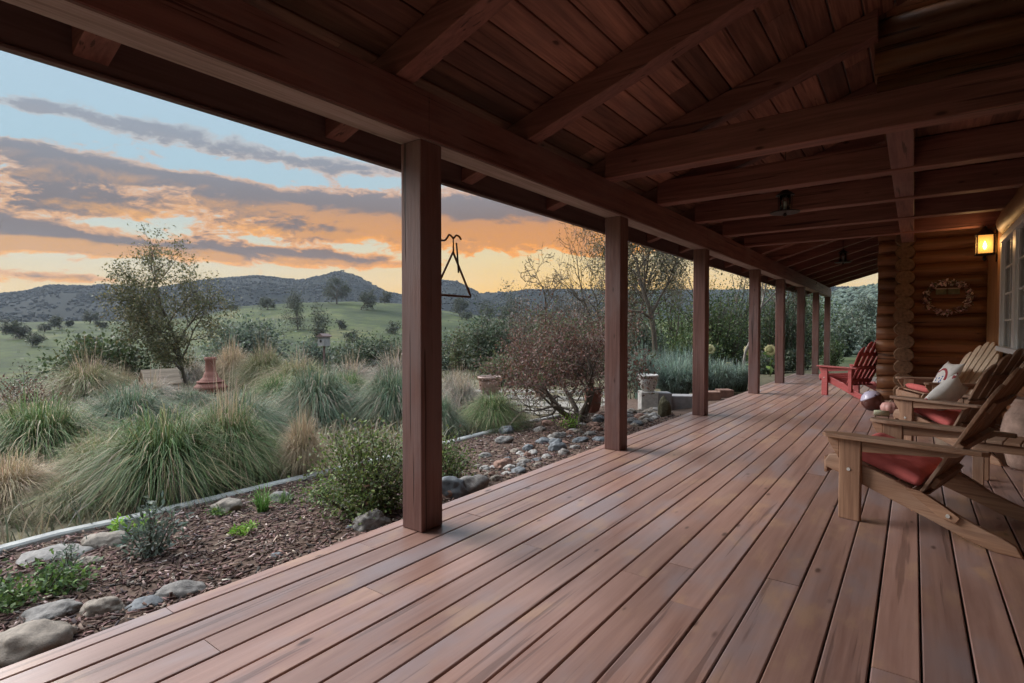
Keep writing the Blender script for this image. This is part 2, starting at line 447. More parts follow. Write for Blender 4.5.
    grey = nt.mix(glow, sk(112, 102, 104), sk(122, 94, 82))
    edge = nt.mix(glow, sk(222, 170, 122), sk(252, 160, 40))
    lit = nt.mix(glow, sk(244, 176, 84), sk(255, 160, 12))
    c = nt.mix(thick, edge, grey)
    lowness = nt.math('SUBTRACT', 1.0, nt.step(el, 0.16, 0.34))
    c = nt.mix(nt.math('MULTIPLY', under, nt.math('ADD', nt.math('MULTIPLY', lowness, 0.85), 0.1)), c, lit)
    c = nt.mix(lowness, nt.mix(thick, sk(176, 192, 202), sk(150, 158, 170)), c)
    sky2 = nt.mix(nt.math('MULTIPLY', mask, 0.95), sky, c)
    # added gain: unseen upper sky brightened to light the deck and grasses
    up = nt.step(el, 0.40, 0.95)
    gain = nt.math('ADD', 1.0, nt.math('MULTIPLY', up, 2.0))
    vm = nt.node('ShaderNodeVectorMath', operation='SCALE'); nt.set(vm.inputs[0], sky2); nt.set(vm.inputs['Scale'], nt.math('MULTIPLY', gain, 10.0))
    st = nt.node('ShaderNodeTexSky'); st.sky_type = 'NISHITA'; st.sun_disc = False
    st.sun_elevation = math.radians(SUN_EL); st.sun_rotation = SUN_ROT
    st.air_density = 1.0; st.dust_density = 2.0
    ad = nt.node('ShaderNodeVectorMath', operation='ADD'); nt.set(ad.inputs[0], vm.outputs[0])
    sc2 = nt.node('ShaderNodeVectorMath', operation='SCALE'); nt.set(sc2.inputs[0], st.outputs[0]); sc2.inputs['Scale'].default_value = 0.003
    nt.set(ad.inputs[1], sc2.outputs[0])
    # below the horizon
    bel = nt.step(el, -0.05, 0.0)
    fin = nt.mix(bel, (0.5, 0.45, 0.4), ad.outputs[0])
    nt.set(bg.inputs['Color'], fin)
    w.cycles.sampling_method = 'MANUAL'; w.cycles.sample_map_resolution = 1024

# broad soft key light: bright evening cloud to the left of the porch
SUN_EL = 34.0
_az = math.radians(180 + 12)          # direction the light comes FROM, measured counter-clockwise from +X
sd = Vector((cos(_az) * cos(math.radians(SUN_EL)), sin(_az) * cos(math.radians(SUN_EL)), sin(math.radians(SUN_EL))))
SUN_ROT = math.atan2(sd.x, sd.y)
make_world()
sl = bpy.data.lights.new('sun', 'SUN'); sl.energy = 1.5; sl.angle = math.radians(38); sl.color = (1.0, 0.95, 0.92)
so = bpy.data.objects.new('sun', sl); COL.objects.link(so)
so.rotation_euler = sd.to_track_quat('Z', 'Y').to_euler()

# ------------------------------------------------------------------ terrain
def polar_sheet(name, radii, zfun, mat, naz=220):
    az = sorted(set([TH + PI / 2 + a for a in np.linspace(-1.15, 1.15, naz)] + [TH + PI / 2 + a for a in np.linspace(1.15, 2 * PI - 1.15, 60)][1:-1]))
    n = len(az); V = []; Fc = []
    for r in radii:
        for a in az:
            x, y = r * cos(a), r * sin(a)
            V.append((x, y, zfun(x, y)))
    for i in range(len(radii) - 1):
        for k in range(n):
            Fc.append((i * n + k, i * n + (k + 1) % n, (i + 1) * n + (k + 1) % n, (i + 1) * n + k))
    if radii[0] < 0.2:
        pass
    me = np_mesh(name, V, Fc)
    o = mesh_obj(name, me, mat, None, True)
    return o

def ground_mat():
    m, nt, b, out = new_mat('meadow')
    tc = nt.node('ShaderNodeTexCoord').outputs['Object']
    n1 = nt.noise(nt.vmul(tc, (1, 1, 6)), 0.022, 6, 0.65, 0.5); n2 = nt.noise(tc, 0.35, 5, 0.65); n3 = nt.noise(tc, 6.0, 4, 0.6)
    far = nt.ramp(n1, [(0.38, (0.025, 0.035, 0.016)), (0.46, (0.045, 0.057, 0.023)), (0.54, (0.068, 0.083, 0.032)), (0.62, (0.115, 0.112, 0.05))])
    far = nt.mix(nt.math('MULTIPLY', nt.step(n2, 0.42, 0.62), 0.6), far, (0.035, 0.043, 0.03))
    near = nt.ramp(n3, [(0.3, (0.08, 0.075, 0.05)), (0.6, (0.17, 0.145, 0.095)), (0.8, (0.22, 0.185, 0.125))])
    ln = nt.node('ShaderNodeVectorMath', operation='LENGTH'); nt.set(ln.inputs[0], tc)
    nt.set(b.inputs['Base Color'], nt.mix(nt.step(ln.outputs['Value'], 16, 30), near, far))
    b.inputs['Roughness'].default_value = 0.95; b.inputs['Specular IOR Level'].default_value = 0.1
    nt.set(b.inputs['Normal'], nt.bump(nt.math('ADD', n2, n3), 0.5, 0.06))
    return m
M['meadow'] = ground_mat()
radii = [0.05, 1, 2, 3, 4, 5, 6, 7, 8, 9, 10, 11.5, 13, 15, 17, 19, 21, 24, 27, 30, 34, 38, 43, 48, 54, 60, 66, 73, 80, 88, 96, 105, 115, 125, 136, 147, 158, 170, 182, 194, 206, 220, 234, 247, 260, 275, 295, 330, 380, 430]
tag(polar_sheet('meadow', radii, T, M['meadow']), kind='structure')

def zfar(x, y):
    r = math.hypot(x, y); px = pxof(x, y)
    ca = max(0.3, cos(math.atan((px - 512) / F)))
    z2 = H + (330.5 - lerp(RIDGE, px)) / F * 880 * ca
    t = smooth(395, 880, r) if r < 880 else 1 - 0.6 * smooth(880, 1400, r)
    n = mnoise.fractal(Vector((x * 0.006, y * 0.006, 3.1)), 1.0, 2.0, 4)
    return -14 + (z2 + 14) * t + n * 9 * smooth(400, 560, r) * (1 - smooth(760, 880, r))

def hill_mat():
    m, nt, b, out = new_mat('wooded_hill')
    tc = nt.node('ShaderNodeTexCoord').outputs['Object']
    n = nt.noise(tc, 0.05, 6, 0.7); n2 = nt.noise(tc, 0.006, 4, 0.6)
    c = nt.ramp(n, [(0.35, (0.011, 0.014, 0.013)), (0.6, (0.015, 0.018, 0.015)), (0.75, (0.02, 0.021, 0.017))])
    c = nt.mix(nt.step(n2, 0.5, 0.65), c, (0.019, 0.021, 0.017))
    nt.set(b.inputs['Base Color'], c); b.inputs['Roughness'].default_value = 1; b.inputs['Specular IOR Level'].default_value = 0.05
    return m
M['hill'] = hill_mat()
tag(polar_sheet('far_hills', [395, 430, 470, 510, 550, 590, 630, 670, 710, 750, 790, 820, 850, 880, 905, 930, 955], zfar, M['hill'], 320), kind='structure')

# woods on the far hills, one mass
def ico(sub=1):
    bm = bmesh.new(); bmesh.ops.create_icosphere(bm, subdivisions=sub, radius=1)
    V = np.array([v.co[:] for v in bm.verts]); bm.verts.index_update(); Fc = np.array([[v.index for v in f.verts] for f in bm.faces]); bm.free()
    return V, Fc
def blobs(name, pts, rad, mat, sub=1, cols=None, squash=0.8):
    V0, F0 = ico(sub); n = len(pts)
    pts = np.asarray(pts); rad = np.asarray(rad)
    jit = 1 + RNG.uniform(-0.28, 0.28, (n, len(V0), 1))
    V = V0[None] * jit * rad[:, None, None]
    V[:, :, 2] *= squash
    V += pts[:, None, :]
    Fc = F0[None] + (np.arange(n) * len(V0))[:, None, None]
    C = None
    if cols is not None: C = np.repeat(np.asarray(cols), len(V0), 0)
    me = np_mesh(name, V.reshape(-1, 3), Fc.reshape(-1, 3), C)
    return mesh_obj(name, me, mat, None, True)
pts = []; rad = []; cols = []
for _ in range(26000):
    px = random.uniform(-250, 1150)
    if 600 < px < 800: continue
    r = 440 + 470 * random.random() ** 0.6
    a = az_of(px); x = r * sin(a); d = r * cos(a)
    X = x * cos(TH) - d * sin(TH); Y = x * sin(TH) + d * cos(TH)
    if mnoise.noise(Vector((X * 0.011, Y * 0.011, 9))) < -0.12 and random.random() < 0.8: continue
    R = random.uniform(0.9, 2.1)
    pts.append((X, Y, zfar(X, Y) + R * 0.45)); rad.append(R)
    k = random.uniform(0.6, 1.3); cols.append((0.017 * k, 0.021 * k, 0.018 * k))
M['woods'] = leaf_mat('woods', 0.0, 1.0)
tag(blobs('distant_woods', pts, rad, M['woods'], 1, cols), 'dark oak woods covering the far blue ridge', 'woods', kind='stuff')
# brush on the nearer right-hand hillside
pts = []; rad = []; cols = []
for _ in range(9000):
    px = random.uniform(800, 1150); r = random.uniform(45, 172)
    a = az_of(px); x = r * sin(a); d = r * cos(a)
    X = x * cos(TH) - d * sin(TH); Y = x * sin(TH) + d * cos(TH)
    R = random.uniform(0.2, 0.62) * (0.6 + r / 130)
    for q in range(3):
        pts.append((X + random.uniform(-R, R), Y + random.uniform(-R, R), T(X, Y) + R * random.uniform(0.2, 0.7))); rad.append(R * random.uniform(0.45, 0.75))
        k = random.uniform(0.45, 1.6); cols.append((0.075 * k, 0.095 * k, 0.075 * k))
tag(blobs('hillside_brush', pts, rad, M['woods'], 1, cols), 'grey green brush covering the hillside beyond the far porch end', 'brush', kind='stuff')

# ------------------------------------------------------------------ vegetation generators
def colvar(base, n, var=0.3, hue=0.12):
    base = np.asarray(base); k = RNG.uniform(1 - var, 1 + var, (n, 1))
    return np.clip(base[None] * k * RNG.uniform(1 - hue, 1 + hue, (n, 3)), 0.003, 0.9)

def pick(palette, n):
    w = np.array([p[1] for p in palette], float); w /= w.sum()
    idx = RNG.choice(len(palette), n, p=w)
    return np.clip(np.array([p[0] for p in palette])[idx] * RNG.uniform(0.7, 1.3, (n, 1)) * RNG.uniform(0.9, 1.1, (n, 3)), 0.003, 0.9)

def leaves_np(C, size, palette, aspect=0.5, droop=0.0, out_from=None):
    """diamond leaves around the centres C"""
    n = len(C)
    d = RNG.normal(size=(n, 3)); d[:, 2] -= droop
    if out_from is not None:
        o = C - np.asarray(out_from); o /= (np.linalg.norm(o, axis=1, keepdims=True) + 1e-6); d += o * 0.8
    d /= np.linalg.norm(d, axis=1, keepdims=True)
    up = RNG.normal(size=(n, 3)) * 0.6; up[:, 2] += 1
    side = np.cross(d, up); side /= (np.linalg.norm(side, axis=1, keepdims=True) + 1e-6)
    nrm = np.cross(side, d)
    L = (np.asarray(size) * RNG.uniform(0.6, 1.35, n))[:, None]
    W = L * aspect * 0.5
    V = np.stack([C, C + d * L * 0.5 + side * W + nrm * W * 0.3, C + d * L, C + d * L * 0.5 - side * W + nrm * W * 0.3], 1)
    Fc = np.arange(n * 4).reshape(n, 4)
    cols = np.repeat(pick(palette, n), 4, 0)
    return V.reshape(-1, 3), Fc, cols

def grow(seed, height, trunk_r, levels=3, spread=0.9, trunk_frac=0.35, kids=(5, 5, 4), up=0.25, wob=0.18, stems=1, lenf=0.62, lean=0.12, base_r=0.05, rmin=0.0025):
    rnd = random.Random(seed)
    polys = []; tips = []
    def branch(p, d, L, r, lev):
        n = 5 if lev == 0 else 4
        pts = [p.copy()]; rr = [r]
        q = p.copy(); dd = d.copy()
        for i in range(n):
            dd = (dd + Vector((rnd.gauss(0, wob), rnd.gauss(0, wob), rnd.gauss(0, wob) + up * (0.3 if lev else 0.15)))).normalized()
            q = q + dd * (L / n)
            pts.append(q.copy()); rr.append(max(rmin, r * (1 - 0.72 * (i + 1) / n)))
        polys.append((pts, rr, lev))
        if lev >= levels:
            tips.extend(pts[1:]); return
        if lev >= levels - 1: tips.extend(pts[2:])
        k = kids[min(lev, len(kids) - 1)]
        for j in range(k):
            t = (trunk_frac if lev == 0 else 0.25) + (1 - (trunk_frac if lev == 0 else 0.25)) * (j + rnd.random() * 0.8) / k
            t = min(0.99, t); f = t * n; i = int(f); b = pts[i].lerp(pts[min(i + 1, n)], f - i)
            ax = (pts[min(i + 1, n)] - pts[i]).normalized()
            ang = rnd.uniform(0.5, 1.1) * spread; rot = j * 2.4 + rnd.uniform(-0.5, 0.5)
            a = ax.cross(Vector((0.3, 0.2, 1)))
            if a.length < 0.05: a = ax.cross(Vector((1, 0, 0)))
            a.normalize(); bb = ax.cross(a)
            nd = ax * cos(ang) + (a * cos(rot) + bb * sin(rot)) * sin(ang)
            branch(b, nd.normalized(), L * lenf * rnd.uniform(0.7, 1.15) * (1.15 - 0.4 * t), max(rmin, rr[i] * 0.6), lev + 1)
    for s_ in range(stems):
        a = 2 * PI * s_ / max(1, stems) + rnd.random()
        d0 = Vector((lean * cos(a) * (3 if stems > 1 else 1), lean * sin(a) * (3 if stems > 1 else 1), 1)).normalized()
        branch(Vector((base_r * cos(a), base_r * sin(a), -0.05)) if stems > 1 else Vector((0, 0, -0.05)), d0, height * (0.75 if levels > 1 else 1), trunk_r, 0)
    return polys, tips

def tubes_np(polys, nmin=4, maxlev=9):
    V = []; Fc = []; off = 0
    for pts, rr, lev in polys:
        if lev > maxlev: continue
        n = 7 if lev == 0 else (5 if lev == 1 else 3)
        m = len(pts)
        P = np.array([p[:] for p in pts]); R = np.array(rr)
        t = np.gradient(P, axis=0); t /= np.linalg.norm(t, axis=1, keepdims=True) + 1e-9
        ref = np.array([0.31, 0.17, 0.93]) if abs(t[:, 2]).mean() < 0.9 else np.array([1, 0.1, 0])
        a = np.cross(t, ref); a /= np.linalg.norm(a, axis=1, keepdims=True) + 1e-9; b = np.cross(t, a)
        w = np.arange(n) * 2 * PI / n
        ring = P[:, None] + (a[:, None] * np.cos(w)[None, :, None] + b[:, None] * np.sin(w)[None, :, None]) * R[:, None, None]
        V.append(ring.reshape(-1, 3))
        i, k = np.meshgrid(np.arange(m - 1), np.arange(n), indexing='ij')
        Fc.append(np.stack([i * n + k, i * n + (k + 1) % n, (i + 1) * n + (k + 1) % n, (i + 1) * n + k], -1).reshape(-1, 4) + off)
        off += m * n
    return np.concatenate(V), np.concatenate(Fc)

def tree(name, loc, height, seed, palette, nleaf, leaf_size, label, cat='tree', group=None, bark='bark', crown=None, trunk_r=0.1, width=None, leafscatter=0.18, aspect=0.5, rz=0.0, lowbias=0.0, zmin=0.0, **kw):
    """crown = part names"""
    polys, tips = grow(seed, height, trunk_r, **kw)
    tp = np.array([t[:] for t in tips])
    zmax = tp[:, 2].max() ; sz = height / zmax
    w = np.percentile(np.hypot(tp[:, 0], tp[:, 1]), 96)
    sx = (width * 0.5 / w) if width else 1
    S = np.array([sx, sx, sz])
    root = empty(name, loc, rz, label, cat, group)
    V, Fc = tubes_np(polys); V = V * S
    mesh_obj('trunk', np_mesh('trunk', V, Fc), M[bark], root, True)
    if nleaf:
        wt = np.clip(1.0 - lowbias * tp[:, 2] / zmax, 0.05, 1) * (tp[:, 2] > zmin * zmax) + 1e-9; idx = RNG.choice(len(tp), nleaf, p=wt / wt.sum())
        C = tp[idx] * S + RNG.normal(size=(nleaf, 3)) * leafscatter * np.array([1, 1, 0.8])
        C[:, 2] = np.maximum(C[:, 2], 0.05)
        V, Fc, cols = leaves_np(C, leaf_size, palette, aspect)
        mesh_obj('crown', np_mesh('crown', V, Fc, cols), M['leaf'], root)
    return root

def shrub(name, loc, w, h, seed, palette, nleaf, leaf_size, label, cat='shrub', group=None, clumps=14, aspect=0.5, bark='bark', upright=0.0, dep=None, parent_part=('foliage', 'stems')):
    """bush of many leafy shoots radiating from its base"""
    rnd = random.Random(seed); r2 = np.random.default_rng(seed)
    root = empty(name, loc, 0, label, cat, group)
    polys = []; C = []
    dep = dep or w
    for k in range(clumps):
        a = rnd.uniform(0, 2 * PI); e = rnd.uniform(0.15, 1.0)
        rr = math.sqrt(rnd.random())
        tx, ty = cos(a) * rr * w * 0.5, sin(a) * rr * dep * 0.5
        tz = h * (0.55 + 0.45 * rnd.random()) * math.sqrt(max(0.08, 1 - rr * rr * 0.85))
        p0 = Vector((tx * 0.15, ty * 0.15, -0.03)); p1 = Vector((tx * 0.6, ty * 0.6, tz * 0.55)); p2 = Vector((tx, ty, tz))
        pts = [p0.lerp(p1, t / 3) .lerp(p1.lerp(p2, t / 3), t / 3) + Vector((rnd.gauss(0, .02), rnd.gauss(0, .02), 0)) * h for t in range(4)]
        r0 = 0.012 * max(0.6, h)
        polys.append((pts, [r0, r0 * .7, r0 * .5, r0 * .25], 1))
        n = nleaf // clumps
        t = r2.uniform(0.12, 1.05, n)
        P = np.array([p[:] for p in pts]); f = np.clip(t * 3, 0, 2.999); i = f.astype(int); fr = (f - i)[:, None]
        base = P[i] * (1 - fr) + P[np.minimum(i + 1, 3)] * fr
        sp = 0.105 * math.sqrt(w * h) * (0.6 + 0.6 * t)[:, None]
        C.append(base + r2.normal(size=(n, 3)) * sp * np.array([1, 1, 0.75]))
    C = np.concatenate(C); C[:, 2] = np.abs(C[:, 2]) + 0.01
    V, Fc = tubes_np(polys); mesh_obj(parent_part[1], np_mesh(parent_part[1], V, Fc), M[bark], root, True)
    V, Fc, cols = leaves_np(C, leaf_size, palette, aspect, -0.2, (0, 0, h * 0.3))
    mesh_obj(parent_part[0], np_mesh(parent_part[0], V, Fc, cols), M['leaf'], root)
    return root

def blades_np(n, R, Hh, root_r, palette, tip, tipfrac=0.25, width=0.009, segs=4, arch=1.0, upbias=0.0, seed=0):
    r = np.random.default_rng(seed)
    a = r.uniform(0, 2 * PI, n); rr = root_r * np.sqrt(r.uniform(0, 1, n))
    b = np.stack([np.cos(a) * rr, np.sin(a) * rr, np.zeros(n)], 1)
    a2 = a + r.normal(0, 0.55, n)
    outd = np.stack([np.cos(a2), np.sin(a2), np.zeros(n)], 1)
    reach = R * (0.12 + 0.95 * r.uniform(0, 1, n) ** (0.8 + upbias)) - rr * 0.4
    top = Hh * (0.5 + 0.6 * r.uniform(0, 1, n)) * np.clip(1.12 - 0.35 * (reach / R), 0.3, 1.2)
    drop = arch * top * (0.25 + 0.75 * (reach / R) ** 1.3) * r.uniform(0.5, 1.15, n)
    tt = np.linspace(0, 1, segs + 1)
    side = np.stack([-np.sin(a2), np.cos(a2), np.zeros(n)], 1) + r.normal(0, 0.5, (n, 3)) * np.array([1, 1, 0.2])
    side /= np.linalg.norm(side, axis=1, keepdims=True)
    V = np.zeros((n, segs + 1, 2, 3), np.float32); Cc = np.zeros((n, segs + 1, 2, 3), np.float32)
    base_c = pick(palette, n)
    tipc = pick(tip, n); hastip = (r.uniform(0, 1, n) < tipfrac)[:, None]
    ncl = 26; cid = r.integers(0, ncl, n); top = top * r.uniform(0.72, 1.15, ncl)[cid]; reach = reach * r.uniform(0.75, 1.15, ncl)[cid]
    a2 = a2 + r.normal(0, 0.25, ncl)[cid]; outd = np.stack([np.cos(a2), np.sin(a2), np.zeros(n)], 1); drop = np.minimum(drop * r.uniform(0.7, 1.25, ncl)[cid], top * 1.25)
    base_c = base_c * r.uniform(0.66, 1.3, ncl)[cid][:, None]
    wl = width * r.uniform(0.6, 1.3, n)
    wig = r.normal(0, 0.03, (n, 3)) * R
    for i, t in enumerate(tt):
        zz = top * (1 - (1 - t) ** 2) - drop * t ** 2.6
        hor = reach * (0.28 * t + 0.72 * t ** 1.8)
        p = b + outd * hor[:, None] + wig * t * t
        p[:, 2] = np.maximum(zz, 0.015)
        ww = wl * (1 - t ** 2.2) + 0.0012
        V[:, i, 0] = p + side * ww[:, None] * 0.5; V[:, i, 1] = p - side * ww[:, None] * 0.5
        k = np.where(hastip, np.clip((t - 0.45) / 0.3, 0, 1), 0.0)
        cc = base_c * (1 - k) + tipc * k
        Cc[:, i, 0] = cc; Cc[:, i, 1] = cc
    m = (segs + 1) * 2
    f = np.array([[2 * i, 2 * i + 1, 2 * i + 3, 2 * i + 2] for i in range(segs)])
    Fc = (f[None] + (np.arange(n) * m)[:, None, None]).reshape(-1, 4)
    return V.reshape(-1, 3), Fc, Cc.reshape(-1, 3)

GREEN = [((0.101, 0.161, 0.053), 3), ((0.142, 0.206, 0.081), 3), ((0.071, 0.122, 0.048), 2), ((0.237, 0.232, 0.096), 1)]
BLUE = [((0.119, 0.172, 0.107), 3), ((0.162, 0.21, 0.129), 2), ((0.081, 0.122, 0.073), 2), ((0.237, 0.233, 0.129), 0.7)]
OLIVE = [((0.2, 0.222, 0.095), 3), ((0.15, 0.183, 0.077), 2), ((0.3, 0.276, 0.142), 2)]
TAN = [((0.45, 0.338, 0.213), 3), ((0.35, 0.263, 0.163), 2), ((0.525, 0.4, 0.275), 1.5), ((0.2, 0.188, 0.1), 1)]
PINKTAN = [((0.425, 0.312, 0.237), 3), ((0.525, 0.4, 0.312), 2), ((0.3, 0.237, 0.175), 1)]
PALE = [((0.276, 0.265, 0.224), 3), ((0.191, 0.201, 0.16), 2), ((0.34, 0.297, 0.234), 1.5)]

MOUND_MESH = {}
def mound_mesh(kind, var):
    key = (kind, var)
    if key in MOUND_MESH: return MOUND_MESH[key]
    pal, tip, tf, arch, n = {'green': (GREEN, TAN, 0.22, 0.95, 5600), 'blue': (BLUE, PINKTAN, 0.16, 1.0, 5600), 'olive': (OLIVE, TAN, 0.45, 0.85, 5000),
                             'tan': (TAN, TAN, 0.6, 0.75, 4600), 'pale': (PALE, PINKTAN, 0.45, 0.8, 4600)}[kind]
    V, Fc, C = blades_np(n, 1.0, 0.92, 0.26, pal, tip, tf, 0.0076, 5, arch, 0.0, 100 * var + len(kind) * 7)
    # taller straw-coloured flower stalks
    V2, F2, C2 = blades_np(220, 0.75, 1.22, 0.2, [((0.34, 0.27, 0.17), 2), ((0.42, 0.33, 0.23), 1)], PINKTAN, 0.8, 0.006, 4, 0.25, 0.6, 900 + var)
    foliage = np_mesh('foliage', V, Fc, C); foliage.materials.append(M['blade'])
    stalks = np_mesh('seed_stalks', V2, F2, C2); stalks.materials.append(M['blade'])
    MOUND_MESH[key] = (foliage, stalks); return MOUND_MESH[key]

def mound(px, py, wpx, hpx, kind, var, label, stalks=True, name='tussock', group='ornamental grass clumps in the garden'):
    p = g(px, py); s, d = plan(p.x, p.y)
    k = d / F
    v = Vector((p.x, p.y, 0)).normalized() * (wpx * k * 0.5 * 0.6); p = Vector((p.x + v.x, p.y + v.y, T(p.x + v.x, p.y + v.y)))
    root = empty(name, p, random.uniform(0, 6.28), label, 'grass clump', group)
    f, st = mound_mesh(kind, var)
    R = wpx * k * 0.54; hh = hpx * k * 1.08
    for nm, me in (('foliage', f), ('seed_stalks', st)):
        if nm == 'seed_stalks' and not stalks: continue
        o = bpy.data.objects.new(nm, me); COL.objects.link(o); o.parent = root; o.scale = (R, R, hh)
    return root

# ------------------------------------------------------------------ the porch deck
def deck():
    rnd = random.Random(3)
    mb = MB()
    W = 0.155; gap = 0.0042
    seams = [-2.69, 0.04 - 17 * W] + [0.04 + k * W for k in range(-16, 7)]
    for i in range(len(seams) - 1):
        x0, x1 = seams[i] + gap, seams[i + 1] - gap
        y = -3.2 + rnd.uniform(-2.5, 0)
        while y < 16.9:
            L = rnd.choice([4.88, 6.1, 6.1, 7.3]); ye = min(16.9, y + L)
            if 16.9 - ye < 0.5: ye = 16.9
            ys = max(-3.2, y)
            if ye > -3.1:
                zt = rnd.uniform(-0.0012, 0.0012); c = 0.0045
                w0, w1 = rnd.uniform(-.0012, .0012), rnd.uniform(-.0012, .0012)
                mb.prism([(x0 + w0, -0.04), (x1 + w1, -0.04), (x1 + w1, zt - c), (x1 + w1 - c * .35, zt - c * .35), (x1 + w1 - c, zt), (x0 + w0 + c, zt), (x0 + w0 + c * .35, zt - c * .35), (x0 + w0, zt - c)], ys + 0.0015, ye - 0.0015)
            y = ye
    o = tag(mb.build('deck', M['deck']), kind='structure')
    j = MB()
    j.box(-2.66, -2.62, -3.2, 16.88, -0.42, -0.045)
    for k in range(34):
        y = -3.1 + k * 0.6
        j.box(-2.62, 1.2, y, y + 0.04, -0.23, -0.045)
    j.box(-2.62, 1.2, 16.82, 16.87, -0.42, -0.045)
    tag(j.build('deck_framing', M['fascia']), kind='structure')
deck()

# ------------------------------------------------------------------ the log house with its porch roof
house = empty('log_house', (0, 0, 0), 0, 'brown log house with a long timber porch roof on square posts', 'house')
POST_Y = [-3.15, -0.4, 2.30, 5.07, 7.85, 11.15, 13.65, 16.5, 19.3, 22.1]
def rb(x): return 2.715 + 0.31 * (x + 2.40)
for i, y in enumerate(POST_Y):
    mb = MB()
    zb = 0.0 if y < 16.8 else -0.35
    mb.box(-2.575, -2.40, y, y + 0.183, zb, 2.398, 0.004)
    bevel(mb.build('post', M['post'], house), 0.006)
edges = [-3.3] + [y + 0.075 for y in POST_Y[1:-1]] + [22.4]
for a, b in zip(edges, edges[1:]):
    mb = MB(); mb.box(-2.578, -2.397, a + 0.001, b - 0.001, 2.41, 2.70, 0.006)
    b_ = mb.build('beam', M['beam'], house)
    mb = MB(); mb.box(-2.576, -2.399, a + 0.001, b - 0.001, 2.3985, 2.4092); mb.build('bounce_lit_underside', M['underside_lit'], b_)  # thin board added under the beam to carry its painted bounce light
RY = [-3.16 + 1.32 * k for k in range(20)]
for k, y in enumerate(RY):
    x1 = 1.1 if y < 4.6 else -0.24
    mb = MB(); x0 = -3.098
    mb.prism([(x0, rb(x0)), (x1, rb(x1)), (x1, rb(x1) + 0.19), (x0, rb(x0) + 0.19)], y, y + 0.14)
    bevel(mb.build('rafter', M['rafter'], house), 0.005)
for y in (4.71, 6.03, 7.35, 8.67, 9.99):
    mb = MB(); mb.box(-2.395, 0.96, y - 0.01, y + 0.15, 2.685, 2.945, 0.006)
    mb.build('tie_beam', M['rafter'], house)
mb = MB(); mb.box(-0.19, -0.02, 4.865, 11.5, 2.70, 2.86, 0.006); mb.build('purlin', M['beam'], house)
# ceiling boards, running along the porch
def ceiling():
    rnd = random.Random(5); mb = MB(); w = 0.186
    for half, (ya, yb, xe) in enumerate([(-3.5, 4.9, 1.2), (4.9, 22.5, -0.2)]):
        x = -3.12
        while x < xe:
            xx = min(x + w - 0.006, xe)
            y = ya - (rnd.uniform(0, 3) if True else 0)
            while y < yb:
                ye = min(yb, y + rnd.uniform(2.6, 4.9)); ys = max(ya, y)
                if ye > ys + 0.01:
                    z0, z1 = rb(x) + 0.193, rb(xx) + 0.193
                    dz = rnd.uniform(0, 0.003)
                    mb.prism([(x + 0.006, z0 + 0.008 + dz), (x + 0.014, z0 + dz + 0.002), (xx - 0.008, z1 + dz), (xx, z1 + 0.006 + dz), (xx, z1 + 0.03), (x + 0.006, z0 + 0.03)], ys + 0.001, ye - 0.001)
                y = ye
            x += w
    mb.build('ceiling_boards', M['ceil'], house)
    r = MB()
    for (ya, yb, xe) in [(-3.6, 4.9, 1.3), (4.9, 22.6, -0.15)]:
        r.prism([(-3.18, rb(-3.18) + 0.228), (xe, rb(xe) + 0.228), (xe, rb(xe) + 0.28), (-3.18, rb(-3.18) + 0.28)], ya, yb)
    r.build('roof', M['block'], house)
    f = MB(); f.box(-3.125, -3.10, -3.6, 22.55, 2.455, 2.70, 0.004); f.build('fascia', M['fascia'], house)
    f = MB(); f.box(-3.135, -3.085, -3.6, 22.55, 2.434, 2.4525, 0.003); f.build('drip_edge', M['fascia'], house)
    l = MB(); 
    for k in range(7): l.box(-0.2 + k * 0.17, -0.2 + k * 0.17 + 0.17, 4.9, 11.6, 2.955, 2.98)
    l.build('loft_boards', M['ceil'], house)
ceiling()

def log(mb, axis, a, b, c1, c2, r, seed, n=18, seg=8, round_end=None, sq=1.0):
    """a slightly irregular round log; axis 'x' or 'y', centre (c1, c2) in the other two"""
    rnd = random.Random(seed); base = len(mb.v); rings = []
    ts = [i / seg for i in range(seg + 1)]
    prof = [(t, 1.0) for t in ts]
    if round_end == 'b': prof = [(t * (1 - r * 1.1 / abs(b - a)), 1.0) for t in ts] + [(1 - r * 1.1 / abs(b - a) * (1 - sin(q)), cos(q)) for q in (0.4, 0.8, 1.15, 1.4)]
    vs = []
    for t, k in prof:
        rr = r * k * (1 + rnd.uniform(-0.035, 0.035)); o1 = rnd.uniform(-.007, .007); o2 = rnd.uniform(-.006, .006)
        for q in range(n):
            w = 2 * PI * q / n
            u, v = c1 + o1 + rr * cos(w), c2 + o2 + rr * sq * sin(w)
            p = a + (b - a) * t
            vs.append((p, u, v) if axis == 'x' else (u, p, v))
    m = len(prof); fs = []
    for i in range(m - 1):
        for q in range(n): fs.append((i * n + q, i * n + (q + 1) % n, (i + 1) * n + (q + 1) % n, (i + 1) * n + q))
    fs.append(tuple(range(n))); fs.append(tuple(range((m - 1) * n, m * n))[::-1])
    mb.add(vs, fs)
PITCH = 0.215
mb = MB()
for k in range(15):
    z = 0.10 + PITCH * k
    log(mb, 'x', -0.53 + random.uniform(-0.02, 0.02), 1.02, 11.60, z, 0.128, 40 + k)
mb.build('log_wall', M['logx'], house, True).data.polygons.foreach_set('use_smooth', [True] * len(mb.f))
mb = MB()
for k in range(13):
    log(mb, 'y', 11.22 + random.uniform(-0.015, 0.015), 11.7, -0.135, 0.10 + PITCH * (k + 0.5) - 0.03, 0.142, 80 + k, 22, 2, None, 0.86)
M['logend'] = simple('grey_brown_log_end', (0.15, 0.085, 0.05), 0.8, 0, 0.5, 22, 0.5, 0.2)
o = mb.build('log_ends', M['logend'], house); bevel(o, 0.012, 2)
mb = MB()
